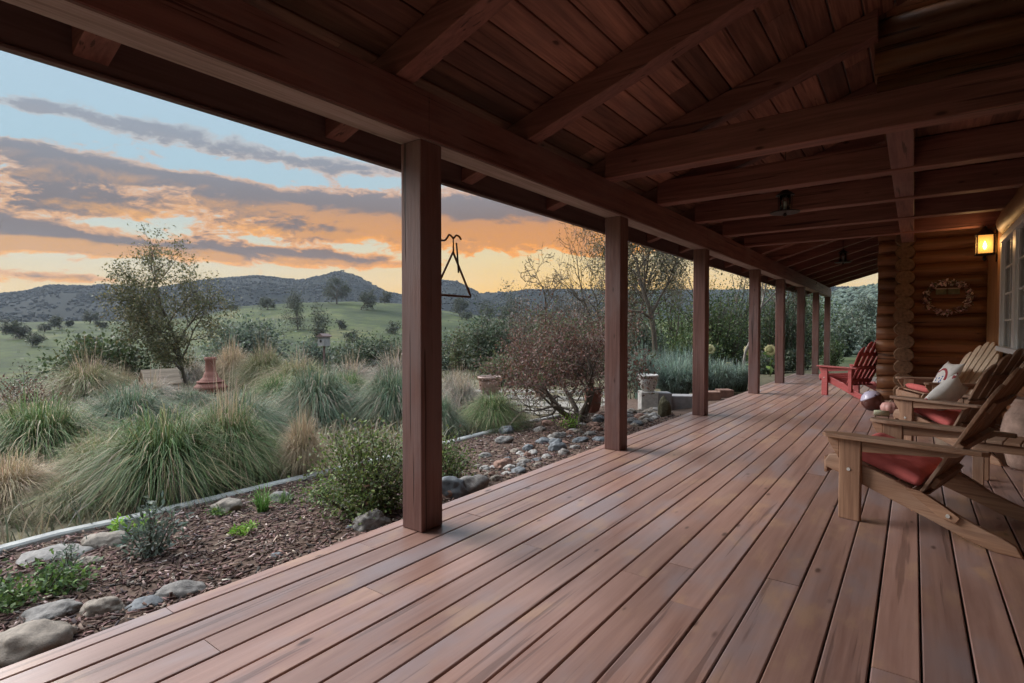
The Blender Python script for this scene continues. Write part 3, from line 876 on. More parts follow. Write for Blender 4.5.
for k in range(14): log(mb, 'y', 11.7, 22.0, -0.14, 0.10 + PITCH * (k + 0.5), 0.125, 120 + k)
for k in range(9): log(mb, 'y', 5.15, 22.0, -0.12, 3.08 + PITCH * k, 0.125, 140 + k)
mb.build('log_wall', M['logy'], house, True)
mb = MB()
for k in range(9): log(mb, 'x', -0.26 + random.uniform(-0.015, 0.015), 1.3, 5.06, 3.06 + PITCH * k, 0.128, 160 + k)
mb.build('log_wall', M['logx'], house, True)
mb = MB()
XW = 0.93
for k in range(20):
    z = 0.10 + PITCH * k
    if z > 4.2: break
    if 0.93 < z < 2.72:
        log(mb, 'y', 11.5, 9.52, XW + 0.14, z, 0.125, 200 + k, 16, 4)
        log(mb, 'y', 4.9, -3.4, XW + 0.14, z, 0.125, 230 + k, 16)
    else: log(mb, 'y', 11.5, -3.4, XW + 0.12, z, 0.125, 260 + k, 16, 14)
mb.build('log_wall', M['logy'], house, True)
mb = MB(); log(mb, 'y', 5.0, 9.62, XW + 0.09, 2.62, 0.19, 300, 20, 8, 'b'); mb.build('window_header', M['logy'], house, True)
for (a, b, x) in ((9.50, 9.95, 0.905), (10.0, 10.6, 0.915), (10.65, 11.42, 0.925)):
    mb = MB(); mb.box(x, x + 0.03, a, b, 0.02, 2.68, 0.003); mb.build('corner_trim', M['trim'], house)
# window
win = MB(); y0, y1, z0, z1 = 5.0, 9.43, 0.97, 2.44
xf = XW - 0.045
win.box(xf, xf + 0.12, y1 - 0.11, y1, z0 + .061, z1 - .081); win.box(xf, xf + 0.12, y0, y0 + 0.09, z0 + .061, z1 - .081)
win.box(xf - 0.03, xf + 0.12, y0 - .02, y1 + 0.02, z0, z0 + 0.06, .004); win.box(xf - 0.006, xf + 0.12, y0 - .02, y1 + 0.02, z1 - 0.08, z1, .004)
for ym in (8.27, 7.0, 5.9): win.box(xf + 0.005, xf + 0.11, ym - 0.11, ym + 0.11, z0 + .061, z1 - .081)
wf = win.build('window', M['white'], house)
mn = MB()
bays = [(8.38, 9.32), (7.11, 8.16), (6.01, 6.89)]
for a, b in bays:
    for q in (1, 2, 3): mn.box(xf + 0.04, xf + 0.065, a, b, z0 + 0.06 + (z1 - z0 - .14) * q / 4 - 0.011, z0 + 0.06 + (z1 - z0 - .14) * q / 4 + 0.011)
    mn.box(xf + 0.038, xf + 0.067, (a + b) / 2 - 0.011, (a + b) / 2 + 0.011, z0 + .062, z1 - .082)
    mn.box(xf + 0.03, xf + 0.075, a + 0.001, a + 0.04, z0 + .0615, z1 - .0815); mn.box(xf + 0.03, xf + 0.075, b - 0.04, b - 0.001, z0 + .0615, z1 - .0815)
mn.build('muntin', M['white'], wf)
gp = MB()
for a, b in bays: gp.box(xf + 0.048, xf + 0.056, a + .02, b - .02, z0 + 0.065, z1 - 0.085)
gp.build('pane', M['glass'], wf)
cu = MB(); vs = []; n = 260
for i in range(n + 1):
    y = y0 + (y1 - y0) * i / n; x = XW + 0.17 + 0.025 * sin(i * 0.9) + 0.012 * sin(i * 2.3)
    vs += [(x, y, z0), (x, y, z1)]
cu.add(vs, [(2 * i, 2 * i + 1, 2 * i + 3, 2 * i + 2) for i in range(n) if (i // 6) % 3 != 1])
cu.build('curtain', M['curtain'], wf, True)
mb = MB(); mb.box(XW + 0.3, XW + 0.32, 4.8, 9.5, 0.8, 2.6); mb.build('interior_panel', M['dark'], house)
# iron braces between the far posts
for y in (16.65, 19.45):
    mb = MB(); mb.tube([(-2.475, y + .02 + 0.55 * sin(t), 2.40 - 0.5 * (1 - cos(t)) - 0.02) for t in np.linspace(0, PI / 2, 9)][::-1], 0.014, 6)
    mb.build('brace', M['iron'], house, True)

# ------------------------------------------------------------------ lanterns
def wall_lantern():
    p = Vector((0.775, 10.0, 2.30))
    r = empty('wall_lantern', p, 0, 'lit amber glass lantern on a black bracket by the window corner', 'lantern')
    a = 0.088; h = 0.25
    f = MB()
    for sx in (-1, 1):
        for sy in (-1, 1): f.box(sx * a - 0.008, sx * a + 0.008, sy * a - 0.008, sy * a + 0.008, 0, h)
    f.box(-a - .014, a + .014, -a - .014, a + .014, -0.018, -0.0005); f.box(-a - .016, a + .016, -a - .016, a + .016, h + .0005, h + .016)
    f.lathe([(0.11, h + .017), (0.06, h + 0.075), (0.03, h + 0.10), (0.012, h + 0.13)], 12)
    f.lathe([(0.01, -0.10), (0.028, -0.07), (0.015, -0.04), (0.05, -0.019)], 10)
    f.tube([(0, 0, h + 0.12), (0.0, 0, h + 0.17), (0.05, 0, h + 0.20), (0.10, 0, h + 0.17), (0.125, 0, h + 0.06), (0.125, 0, -0.12)], 0.011, 8)
    f.build('frame', M['iron'], r)
    mb = MB(); mb.box(0.122, 0.1285, -0.05, 0.05, -0.1, 0.22, .002); mb.build('wall_plate', M['iron'], r)
    m, nt, b, out = new_mat('amber_glass')
    t1 = nt.node('ShaderNodeBsdfTranslucent'); t1.inputs[0].default_value = (0.9, 0.66, 0.34, 1); t2 = nt.node('ShaderNodeBsdfTransparent'); t2.inputs[0].default_value = (1.0, 0.86, 0.6, 1)
    tr = nt.node('ShaderNodeMixShader'); tr.inputs[0].default_value = 0.6; nt.l.new(t1.outputs[0], tr.inputs[1]); nt.l.new(t2.outputs[0], tr.inputs[2])
    em = nt.node('ShaderNodeEmission'); em.inputs[0].default_value = (1.0, 0.55, 0.17, 1); em.inputs[1].default_value = 0.045
    ad = nt.node('ShaderNodeAddShader'); nt.l.new(tr.outputs[0], ad.inputs[0]); nt.l.new(em.outputs[0], ad.inputs[1]); nt.l.new(ad.outputs[0], out.inputs[0])
    gl = MB()
    for sx in (-1, 1):
        gl.box(sx * a - 0.002, sx * a + 0.002, -a + .009, a - .009, .001, h - .001); gl.box(-a + .009, a - .009, sx * a - 0.002, sx * a + 0.002, .001, h - .001)
    gl.build('glass', m, r)
    bl = MB(); bl.lathe([(0.004, 0.06), (0.016, 0.075), (0.024, 0.105), (0.016, 0.14), (0.003, 0.175)], 12)
    bl.build('bulb', emit_mat('lamp_bulb', (1.0, 0.74, 0.38), 9.0), r, True)
    L = bpy.data.lights.new('lantern_light', 'POINT'); L.energy = 1.5; L.color = (1.0, 0.58, 0.24); L.shadow_soft_size = 0.05
    lo = bpy.data.objects.new('lantern_light', L); COL.objects.link(lo); lo.location = p + Vector((-0.16, -0.1, 0.12))
wall_lantern()
def hang_lantern(px, py, Y, label, s=1.0):
    p = aty(px, py, Y)
    r = empty('hanging_lantern', p, 0.4, label, 'lantern', 'small lanterns hanging from the porch ceiling')
    f = MB(); a = 0.06 * s; h = 0.16 * s
    for k in range(6):
        w = PI / 3 * k; f.tube([(a * cos(w), a * sin(w), 0), (a * 1.05 * cos(w), a * 1.05 * sin(w), h)], 0.005, 5)
    f.lathe([(0.13 * s, -0.012), (0.135 * s, 0.0), (0.07 * s, 0.008)], 18)
    f.lathe([(0.085 * s, h), (0.08 * s, h + 0.01), (0.03 * s, h + 0.05 * s), (0.008, h + 0.07 * s)], 12)
    top = rb(p.x) + 0.15 - p.z
    f.tube([(0, 0, h + 0.06 * s), (0, 0, max(h + .1, top))], 0.004, 6)
    f.lathe([(0.006, -0.045 * s), (0.02 * s, -0.03 * s), (0.012, -0.013)], 8)
    f.build('frame', M['iron'], r)
    gl = MB(); gl.lathe([(0.05 * s, 0.01), (0.052 * s, h - 0.005)], 14); gl.build('glass', M['glass'], r, True)
    c = MB(); c.lathe([(0.016 * s, 0.009), (0.016 * s, 0.10 * s)], 10); c.build('candle', M['pillow'], r, True)
hang_lantern(785, 212, 6.75, 'small black lantern hanging near the tie beams', 1.15)
hang_lantern(843, 262, 14.0, 'small black lantern hanging at the far end of the ceiling', 1.25)

# ------------------------------------------------------------------ wreath
def wreath():
    c = aty(947.5, 297.5, 11.44)
    r = empty('wreath', c, 0, 'oval twig wreath with pink blossoms and a small sign on the log wall', 'wreath')
    rnd = random.Random(4); mb = MB()
    A, B = 0.285, 0.25
    for k in range(26):
        a0 = rnd.uniform(0, 2 * PI); ln = rnd.uniform(0.6, 1.6); q = rnd.uniform(-0.03, 0.03)
        mb.tube([((A + q + rnd.uniform(-.015, .015)) * cos(a0 + ln * t), rnd.uniform(-.02, .01), (B + q + rnd.uniform(-.015, .015)) * sin(a0 + ln * t)) for t in np.linspace(0, 1, 7)], 0.0045, 5)
    mb.build('twig_ring', M['bark'], r)
    C = []
    for k in range(560):
        if k % 560 < 460:
            cl = [0.25, 0.9, 1.35, 1.75, 2.2, 2.75, 3.25, 3.7, 4.4, 4.75, 5.35, 5.9, 0.0][rnd.randrange(13)]; a = rnd.gauss(cl, 0.1)
        else: a = rnd.uniform(0, 2 * PI)
        rr = rnd.gauss(1.0, 0.075)
        C.append((A * rr * cos(a), rnd.uniform(-0.045, -0.005), B * rr * sin(a)))
    V, Fc, cols = leaves_np(np.array(C), 0.052, [((0.70, 0.50, 0.48), 3), ((0.76, 0.62, 0.56), 2), ((0.24, 0.13, 0.12), 2), ((0.2, 0.19, 0.12), 1)], 0.7)
    mesh_obj('blossoms', np_mesh('blossoms', V, Fc, cols), M['petal'], r)
    s = MB(); zc = 0.105
    s.box(-0.155, -0.012, -0.03, -0.022, zc - 0.055, zc + 0.045, .003); s.box(0.0, 0.155, -0.03, -0.022, zc - 0.055, zc + 0.045, .003)
    sg = s.build('sign', M['moss'], r)
    t = MB()
    for x0, x1 in ((-0.155, -0.012), (0.0, 0.155)):
        t.box(x0 - .004, x1 + .004, -0.034, -0.0305, zc + 0.034, zc + 0.049)
    t.build('sign_edge', M['urn'], sg)
wreath()

# ------------------------------------------------------------------ dinner bell triangle
def triangle_bell():
    X = -2.475
    def q(px, py):
        r = ray(px, py); t = X / r[0]; return Vector((X, r[1] * t, H + r[2] * t))
    o = Vector((X, 2.49, q(443, 240).z))
    r = empty('triangle_bell', o, 0, 'black iron dinner triangle hanging from a hook behind the nearest post', 'dinner bell')
    L = lambda px, py: q(px, py) - o
    h = MB()
    a = L(443.5, 240.5)
    h.tube(curve([(0, 0, a.z), a, L(446.5, 238.5), L(449, 234.8), L(451.5, 236.3), L(453.5, 238.3), L(456, 235.5), L(459, 236.5), L(461, 239.6)]), 0.0065, 8)
    h.tube(curve([L(452.5, 237) + Vector((0.006, 0, 0)), L(452.3, 244) + Vector((0.01, 0, 0)), L(453.2, 248), L(454.4, 244) - Vector((0.01, 0, 0)), L(453.8, 237.5) - Vector((0.006, 0, 0))]), 0.0045, 6)
    h.tube([L(453.2, 246), L(453.4, 250), L(453.1, 254)], 0.006, 6)
    h.build('hook', M['rust'], r, True)
    t = MB()
    ap, rc = L(453, 252), L(471, 297)
    lc = Vector((0, ap.y - (rc.y - ap.y), rc.z))
    pts = [lc + (rc - lc) * 0.06, lc * 0.97 + ap * 0.03 + Vector((0, -.004, 0.004))]
    path = [lc + (rc - lc) * 0.10, lc + (rc - lc) * 0.03 + Vector((0, -0.008, 0.003)), lc + (ap - lc) * 0.06, lc + (ap - lc) * 0.94, ap + Vector((0, 0, 0.004)), ap + (rc - ap) * 0.06, ap + (rc - ap) * 0.93, rc + (ap - rc) * 0.035 + Vector((0, 0.004, 0)), rc + Vector((0, -0.006, 0.0)), rc + (lc - rc) * 0.06, lc + (rc - lc) * 0.14]
    t.tube(path, 0.0075, 8); t.build('triangle', M['rust'], r, True)
    s = MB(); s.tube([L(455, 243) + Vector((0.012, 0, 0)), L(456, 254) + Vector((0.012, 0, 0)), L(457.2, 273) + Vector((0.012, 0, 0))], 0.006, 6); s.build('striker', M['iron'], r, True)
triangle_bell()

# ------------------------------------------------------------------ chairs
def chair(loc, rz, label, mx, mz, W=0.84, armz=0.535, rear_post=False, group='adirondack chairs on the porch', mback=None, armlen=0.80, marm=None, slat=0.45):
    r = empty('adirondack_chair', loc, rz, label, 'chair', group)
    k = armz / 0.535
    for s in (-1, 1):
        yo = s * (W / 2)
        mb = MB(); mb.box(0.045, 0.172, yo - 0.019 + s * -0.01, yo + 0.019 + s * -0.01, 0, armz - 0.026); bevel(mb.build('leg', mz, r), 0.006)
        # arm: paddle shaped board
        y_in, y_out = yo - s * 0.075, yo + s * 0.065
        poly = [(0.0, yo - s * 0.055), (-0.045, yo - s * 0.02), (-0.05, yo + s * 0.03), (-0.02, yo + s * 0.06), (0.10, y_out), (0.45, yo + s * 0.05), (armlen - .03, yo + s * 0.018), (armlen, yo - s * 0.005), (armlen, yo - s * 0.05), (0.40, y_in), (0.08, y_in)]
        mb = MB(); mb.prism(poly, armz - 0.026, armz, 'xy'); bevel(mb.build('arm', marm or mx, r), 0.005)
        # shaped bracket under the arm
        mb = MB(); mb.prism([(0.1735, armz - 0.027), (0.70, armz - 0.027), (0.66, armz - 0.055), (0.5, armz - 0.075), (0.1735, armz - 0.105)], yo - s * 0.012 - 0.011, yo - s * 0.012 + 0.011)
        bevel(mb.build('arm_bracket', mx, r), 0.004)
        mb = MB(); mb.prism([(-0.03, armz - 0.027), (0.0435, armz - 0.027), (0.0435, armz - 0.17), (0.03, armz - 0.15), (0.0, armz - 0.10), (-0.025, armz - 0.06)], yo - s * 0.01 - 0.012, yo - s * 0.01 + 0.012)
        bevel(mb.build('arm_bracket', mx, r), 0.004)
        # seat rail running down to the floor at the back
        yr = yo - s * 0.052
        rail = [(-0.055, 0.30 * k), (-0.06, 0.335 * k), (-0.03, 0.385 * k), (0.03, 0.392 * k), (0.22, 0.335 * k), (0.46, 0.245 * k), (0.52, 0.235 * k), (0.66, 0.165), (0.80, 0.105), (0.86, 0.085), (0.915, 0.055), (0.945, 0.0), (0.83, 0.0), (0.72, 0.028), (0.50, 0.115), (0.20, 0.215 * k), (0.05, 0.27 * k)]
        mb = MB(); mb.prism(rail, yr - 0.017, yr + 0.017); bevel(mb.build('seat_rail', mx, r), 0.006)
        mb = MB(); mb.prism([(0.40, 0.262 * k), (0.49, 0.255 * k), (0.60, 0.205), (0.675, 0.155), (0.655, 0.115), (0.58, 0.135)], yr + s * 0.0175, yr + s * 0.036); bevel(mb.build('rail_cleat', mx, r), 0.004)
        for (bx, bz) in ((0.105, 0.318 * k), (0.62, 0.155)):
            mb = MB(); mb.tube([(bx, yr + s * 0.016, bz), (bx, yr + s * 0.0665 if bx < .3 else yr + s * 0.043, bz)], 0.011, 10); mb.build('bolt', M['palepot'], r)
        if rear_post:
            mb = MB(); mb.box(0.60, 0.67, yo - s * .02 - 0.018, yo - s * .02 + 0.018, 0.12, armz - 0.027); bevel(mb.build('rear_post', mz, r), 0.005)
    wi = W / 2 - 0.072
    mb = MB()
    a = math.atan2(-(0.392 - 0.245) * k, 0.46 - 0.03)
    for i in range(6):
        u = 0.0 + i * 0.085
        x = 0.015 + u * cos(a); z = 0.362 * k + u * sin(a)
        ca, sa = cos(a), sin(a)
        P = lambda u_, w_: (x + u_ * ca - w_ * sa, z + u_ * sa + w_ * ca)
        mb.prism([P(0, 0), P(0.075, 0), P(0.075, 0.02), P(0, 0.02)], -wi - 0.017, wi + 0.017)
    bevel(mb.build('seat', mx, r), 0.003)
    mb = MB(); mb.box(-0.075, -0.055, -wi, wi, 0.255 * k, 0.36 * k); bevel(mb.build('apron', mx, r), 0.004)
    # fan back
    bx, bz = 0.45, 0.225 * k
    bd = Vector((0.47, 0, 0.8827)); nrm = Vector((-0.8827, 0, 0.47))
    nsl = 6
    mb = MB()
    for i in range(nsl):
        q = i - (nsl - 1) / 2
        Ls = 0.97 - 0.026 * q * q
        c0 = q * (W - 0.24) / nsl; c1 = q * (W - 0.05) / nsl
        h0 = (W - 0.24) / nsl * slat; h1 = (W - 0.05) / nsl * slat
        pr = [(c0 - h0, 0), (c0 + h0, 0)]
        tl = 0.02 * q
        for t in np.linspace(0, PI, 9):
            pr.append((c1 + h1 * cos(t), Ls - 0.05 - abs(q) * 0.012 + 0.055 * sin(t) - (0.045 * (cos(t) * (1 if q > 0 else -1)) * abs(q) / 2.5)))
        fr = [Vector((bx, 0, bz)) + bd * w + Vector((0, u, 0)) for u, w in pr]
        bk = [p - nrm * 0.02 for p in fr]; n = len(fr)
        mb.add(fr + bk, [tuple(range(n)), tuple(range(n, 2 * n))[::-1]] + [(j, n + j, n + (j + 1) % n, (j + 1) % n) for j in range(n)])
    bevel(mb.build('backrest', mback or mz, r), 0.004)
    for w, t in ((0.34, 0.03), (0.06, 0.03), (0.62, 0.022)):
        p = Vector((bx, 0, bz)) + bd * w - nrm * 0.022
        hw = W / 2 - 0.02 if w == 0.34 else (W / 2 - 0.15 if w == 0.06 else W / 2 - 0.12)
        pa = [p, p + bd * 0.07, p + bd * 0.07 - nrm * t, p - nrm * t]
        mb = MB(); mb.prism([(v.x, v.z) for v in pa], -hw, hw); bevel(mb.build('back_brace', mx, r), 0.004)
    return r, a, k, wi

def puff(name, sx, sy, sz, mat, label, cat, M4, pinch=0.15, nx=22, ny=22, wr=0.006, group=None, e=0.32, seed=0, pt=2.3):
    vs = []; fs = []
    def zt(u, v): return max(0.0, (1 - abs(u) ** pt)) ** e * max(0.0, (1 - abs(v) ** pt)) ** e
    idx = {}
    for side in (1, -1):
        for i in range(nx + 1):
            for j in range(ny + 1):
                u = -1 + 2 * i / nx; v = -1 + 2 * j / ny
                edge = i in (0, nx) or j in (0, ny)
                if edge and side == -1: idx[(side, i, j)] = idx[(1, i, j)]; continue
                k = 1 - pinch * (1 - u * u) * 0 
                x = u * sx * 0.5 * (1 - pinch * (1 - abs(v)) * 0.0 - pinch * (1 - v * v) * 0.35 * abs(u) ** 3)
                y = v * sy * 0.5 * (1 - pinch * (1 - u * u) * 0.35 * abs(v) ** 3)
                z = side * sz * 0.5 * zt(u, v) + wr * mnoise.noise(Vector((x * 22 + seed, y * 22, side * 3))) * (0 if edge else 1)
                idx[(side, i, j)] = len(vs); vs.append((x, y, z))
        for i in range(nx):
            for j in range(ny):
                f = (idx[(side, i, j)], idx[(side, i + 1, j)], idx[(side, i + 1, j + 1)], idx[(side, i, j + 1)])
                fs.append(f if side == 1 else f[::-1])
    mb = MB(); mb.add(vs, fs)
    o = mb.build(name, mat, None, True)
    o.matrix_world = M4
    return tag(o, label, cat, group)

def chair_frame(loc, rz): return Matrix.Translation(loc) @ Matrix.Rotation(rz, 4, 'Z')
def cushion(loc, rz, a, k, W, label, th=0.10, L=0.46):
    m4 = chair_frame(loc, rz) @ Matrix.Translation((0.25, 0, 0.30 * k + 0.02 + th * 0.40)) @ Matrix.Rotation(-a, 4, 'Y')
    puff('seat_cushion', L, W - 0.19, th, M['cushion'], label, 'cushion', m4, 0.1, 26, 26, 0.006, 'red seat cushions on the chairs', 0.28, rz, 4.5)
def pillow(loc, rz, dx, dy, label, mat, s=0.40, tilt=60, spin=0, up=0.0):
    m4 = chair_frame(loc, rz) @ Matrix.Translation((dx, dy, 0.41 + s * 0.40 + up)) @ Matrix.Rotation(math.radians(-tilt), 4, 'Y') @ Matrix.Rotation(math.radians(spin), 4, 'Z')
    puff('throw_pillow', s, s, 0.16, mat, label, 'pillow', m4, 0.55, 24, 24, 0.005, 'throw pillows on the chairs', 0.55, dx)

def pillow_print(name, arc, band):
    m, nt, b, out = new_mat(name)
    tc = nt.node('ShaderNodeTexCoord').outputs['Object']
    sep = nt.node('ShaderNodeSeparateXYZ'); nt.set(sep.inputs[0], tc); x, y, z = sep.outputs
    dx = nt.math('ADD', x, 0.06)
    d = nt.math('SQRT', nt.math('ADD', nt.math('MULTIPLY', dx, dx), nt.math('MULTIPLY', y, y)))
    n = nt.noise(tc, 14, 3)
    base = nt.mix(nt.step(n, 0.3, 0.7), (0.66, 0.64, 0.62), (0.78, 0.76, 0.73))
    if arc:
        ring = nt.math('MULTIPLY', nt.math('GREATER_THAN', d, 0.115), nt.math('LESS_THAN', d, 0.15))
        ring = nt.math('MULTIPLY', ring, nt.math('GREATER_THAN', x, -0.08))
        vo = nt.node('ShaderNodeTexVoronoi'); vo.inputs['Scale'].default_value = 26; nt.set(vo.inputs['Vector'], tc)
        bl = nt.math('MULTIPLY', nt.math('LESS_THAN', vo.outputs['Distance'], 0.42), nt.math('MULTIPLY', nt.math('LESS_THAN', d, 0.10), nt.math('LESS_THAN', x, -0.03)))
        base = nt.mix(ring, base, (0.34, 0.06, 0.07)); base = nt.mix(bl, base, (0.07, 0.13, 0.32))
    if band:
        bnd = nt.math('MULTIPLY', nt.math('GREATER_THAN', nt.math('MULTIPLY', y, -1.0), 0.185), nt.math('GREATER_THAN', nt.math('SINE', nt.math('MULTIPLY', x, 95)), -0.6))
        base = nt.mix(bnd, base, (0.42, 0.10, 0.11))
    nt.set(b.inputs['Base Color'], base); b.inputs['Roughness'].default_value = 0.9; b.inputs['Specular IOR Level'].default_value = 0.1
    nt.set(b.inputs['Normal'], nt.bump(nt.noise(tc, 160, 2), 0.15, 0.003))
    return m
M['p_arc'] = pillow_print('arc_print_cloth', True, False)
M['p_band'] = pillow_print('band_print_cloth', False, True)

# nearest chair
def ang(v): return math.atan2(v[1], v[0])
L1 = Vector((-0.325, 4.60, 0)); R1 = math.radians(-14)
_, a1, k1, w1 = chair(L1, R1, 'weathered brown adirondack chair nearest the camera with a red cushion', M['chairx'], M['chairz'], 0.88, 0.56)
cushion(L1, R1, a1, k1, 0.90, 'faded red cushion on the nearest chair', 0.10, 0.47)
L2 = Vector((0.085, 7.42, 0)); R2 = math.radians(-34)
_, a2, k2, w2 = chair(L2, R2, 'brown adirondack chair in the middle holding a white pillow with red trim', M['chairx'], M['chairz'], 0.82)
cushion(L2, R2, a2, k2, 0.82, 'red cushion under the white pillow of the middle chair')
pillow(L2, R2, 0.34, -0.17, 'white pillow with a red striped edge on the middle chair', M['p_band'], 0.42, 58, 30)
L3 = Vector((0.0, 9.50, 0)); R3 = math.radians(21)
_, a3, k3, w3 = chair(L3, R3, 'pale wood adirondack chair beneath the wreath beside the log wall', M['chairx'], M['palez'], 0.90, mback=M['palez'], slat=0.40)
cushion(L3, R3, a3, k3, 0.90, 'red cushion on the pale chair beneath the wreath')
pillow(L3, R3, 0.38, -0.06, 'white pillow with a red arc and blue print on the pale chair', M['p_arc'], 0.46, 62, 0)
pillow(L3, R3, 0.46, 0.16, 'plain grey white pillow tucked behind the printed one', M['pillow'], 0.40, 60, 10)
L4 = Vector((-1.20, 12.12, 0)); R4 = math.radians(-36)
chair(L4, R4, 'red painted adirondack chair at the far log corner', M['red'], M['red'], 0.80, 0.56, True, slat=0.37)

# odd pieces on the boards
def crate():
    p = Vector((0.42, 8.35, 0))
    r = empty('cream_box', p, math.radians(20), 'cream painted wooden box between the middle and pale chairs', 'box')
    mb = MB(); mb.box(-0.16, 0.16, -0.16, 0.16, 0, 0.34); bevel(mb.build('body', M['cream'], r), 0.006)
    mb = MB(); mb.box(-0.18, 0.18, -0.18, 0.18, 0.341, 0.365); bevel(mb.build('lid', M['cream'], r), 0.006)
crate()
def side_table():
    p = Vector((0.60, 5.75, 0))
    r = empty('side_table', p, math.radians(-12), 'low brown slatted side table behind the nearest chair', 'table')
    mb = MB()
    for k in range(4): mb.box(-0.2 + k * 0.102, -0.2 + k * 0.102 + 0.095, -0.2, 0.2, 0.36, 0.382)
    bevel(mb.build('tabletop', M['chairx'], r), 0.004)
    for yy in (-0.17, 0.145):
        mb = MB(); mb.box(-0.17, 0.17, yy, yy + 0.025, 0.29, 0.359); bevel(mb.build('apron', M['chairx'], r), 0.003)
    for sx in (-1, 1):
        for sy in (-1, 1):
            mb = MB(); mb.box(sx * 0.15 - 0.035, sx * 0.15 + 0.035, sy * 0.128 - 0.0165, sy * 0.128 + 0.0165, 0, 0.359); bevel(mb.build('leg', M['chairz'], r), 0.004)
side_table()
def urn():
    mb = MB()
    mb.lathe([(0.13, 0), (0.17, 0.03), (0.215, 0.20), (0.235, 0.36), (0.205, 0.50), (0.15, 0.58), (0.16, 0.63), (0.185, 0.66), (0.165, 0.67), (0.12, 0.60)], 36)
    o = mb.build('clay_urn', M['urn'], None, True); o.location = (0.83, 6.55, 0); o.rotation_euler = (0, 0, 0.3); o.scale = (0.82, 0.82, 0.95)
    tag(o, 'mottled pinkish clay urn standing by the window wall', 'urn')
urn()
def ball():
    m, nt, b, out = new_mat('painted_ball')
    tc = nt.node('ShaderNodeTexCoord').outputs['Object']
    sep = nt.node('ShaderNodeSeparateXYZ'); nt.set(sep.inputs[0], tc)
    vo = nt.node('ShaderNodeTexVoronoi'); vo.inputs['Scale'].default_value = 13; nt.set(vo.inputs['Vector'], tc)
    top = nt.mix(nt.math('LESS_THAN', vo.outputs['Distance'], 0.36), (0.42, 0.39, 0.50), (0.05, 0.05, 0.13))
    nt.set(b.inputs['Base Color'], nt.mix(nt.step(nt.math('ADD', sep.outputs[2], nt.math('MULTIPLY', sep.outputs[0], -0.5)), 0.05, 0.075), (0.075, 0.022, 0.016), top))
    b.inputs['Roughness'].default_value = 0.3
    mb = MB(); mb.lathe([(0.05, -0.148), (0.10, -0.125), (0.14, -0.07), (0.157, 0), (0.14, 0.07), (0.10, 0.122), (0.05, 0.148), (0.012, 0.155)], 30)
    o = mb.build('painted_ball', m, None, True); o.location = (-0.50, 9.95, 0.149)
    tag(o, 'dark glazed ball with a pale spotted top by the log corner', 'ball')
    mb = MB(); vs = []; n = 48; prof = [(0.02, 0.0), (0.075, 0.005), (0.12, 0.05), (0.125, 0.10), (0.095, 0.15), (0.045, 0.165), (0.012, 0.155)]
    for rr, z in prof:
        for q in range(n):
            w = 2 * PI * q / n; k = 1 - 0.09 * abs(cos(w * 4)) ** 6
            vs.append((rr * k * cos(w), rr * k * sin(w), z))
    mb.add(vs, [(i * n + q, i * n + (q + 1) % n, (i + 1) * n + (q + 1) % n, (i + 1) * n + q) for i in range(len(prof) - 1) for q in range(n)] + [tuple(range(n))[::-1]])
    root = empty('pumpkin', (-0.27, 9.75, 0), 0.3, 'small pinkish ribbed pumpkin beside the dark ball', 'pumpkin')
    mb.build('body', simple('pink_pumpkin_skin', (0.50, 0.27, 0.24), 0.5, 0, 0.2, 8, 0.05), root, True)
    s = MB(); s.tube([(0, 0, 0.15), (0.004, 0, 0.18), (0.018, 0.004, 0.20)], [0.014, 0.010, 0.009], 7); s.build('stem', M['greywood'], root, True)
    c = MB(); c.tube([(-0.09, 0, 0.042), (-0.085, 0, 0.042), (0.09, 0.03, 0.042)], [0.034, 0.04, 0.04], 16)
    o = c.build('candle', simple('sage_wax', (0.42, 0.42, 0.30), 0.5, 0, 0.15, 8, 0.02), None, True); o.location = (-0.36, 9.35, 0)
    tag(o, 'pale sage candle lying on the boards in front of the pumpkin', 'candle')
ball()
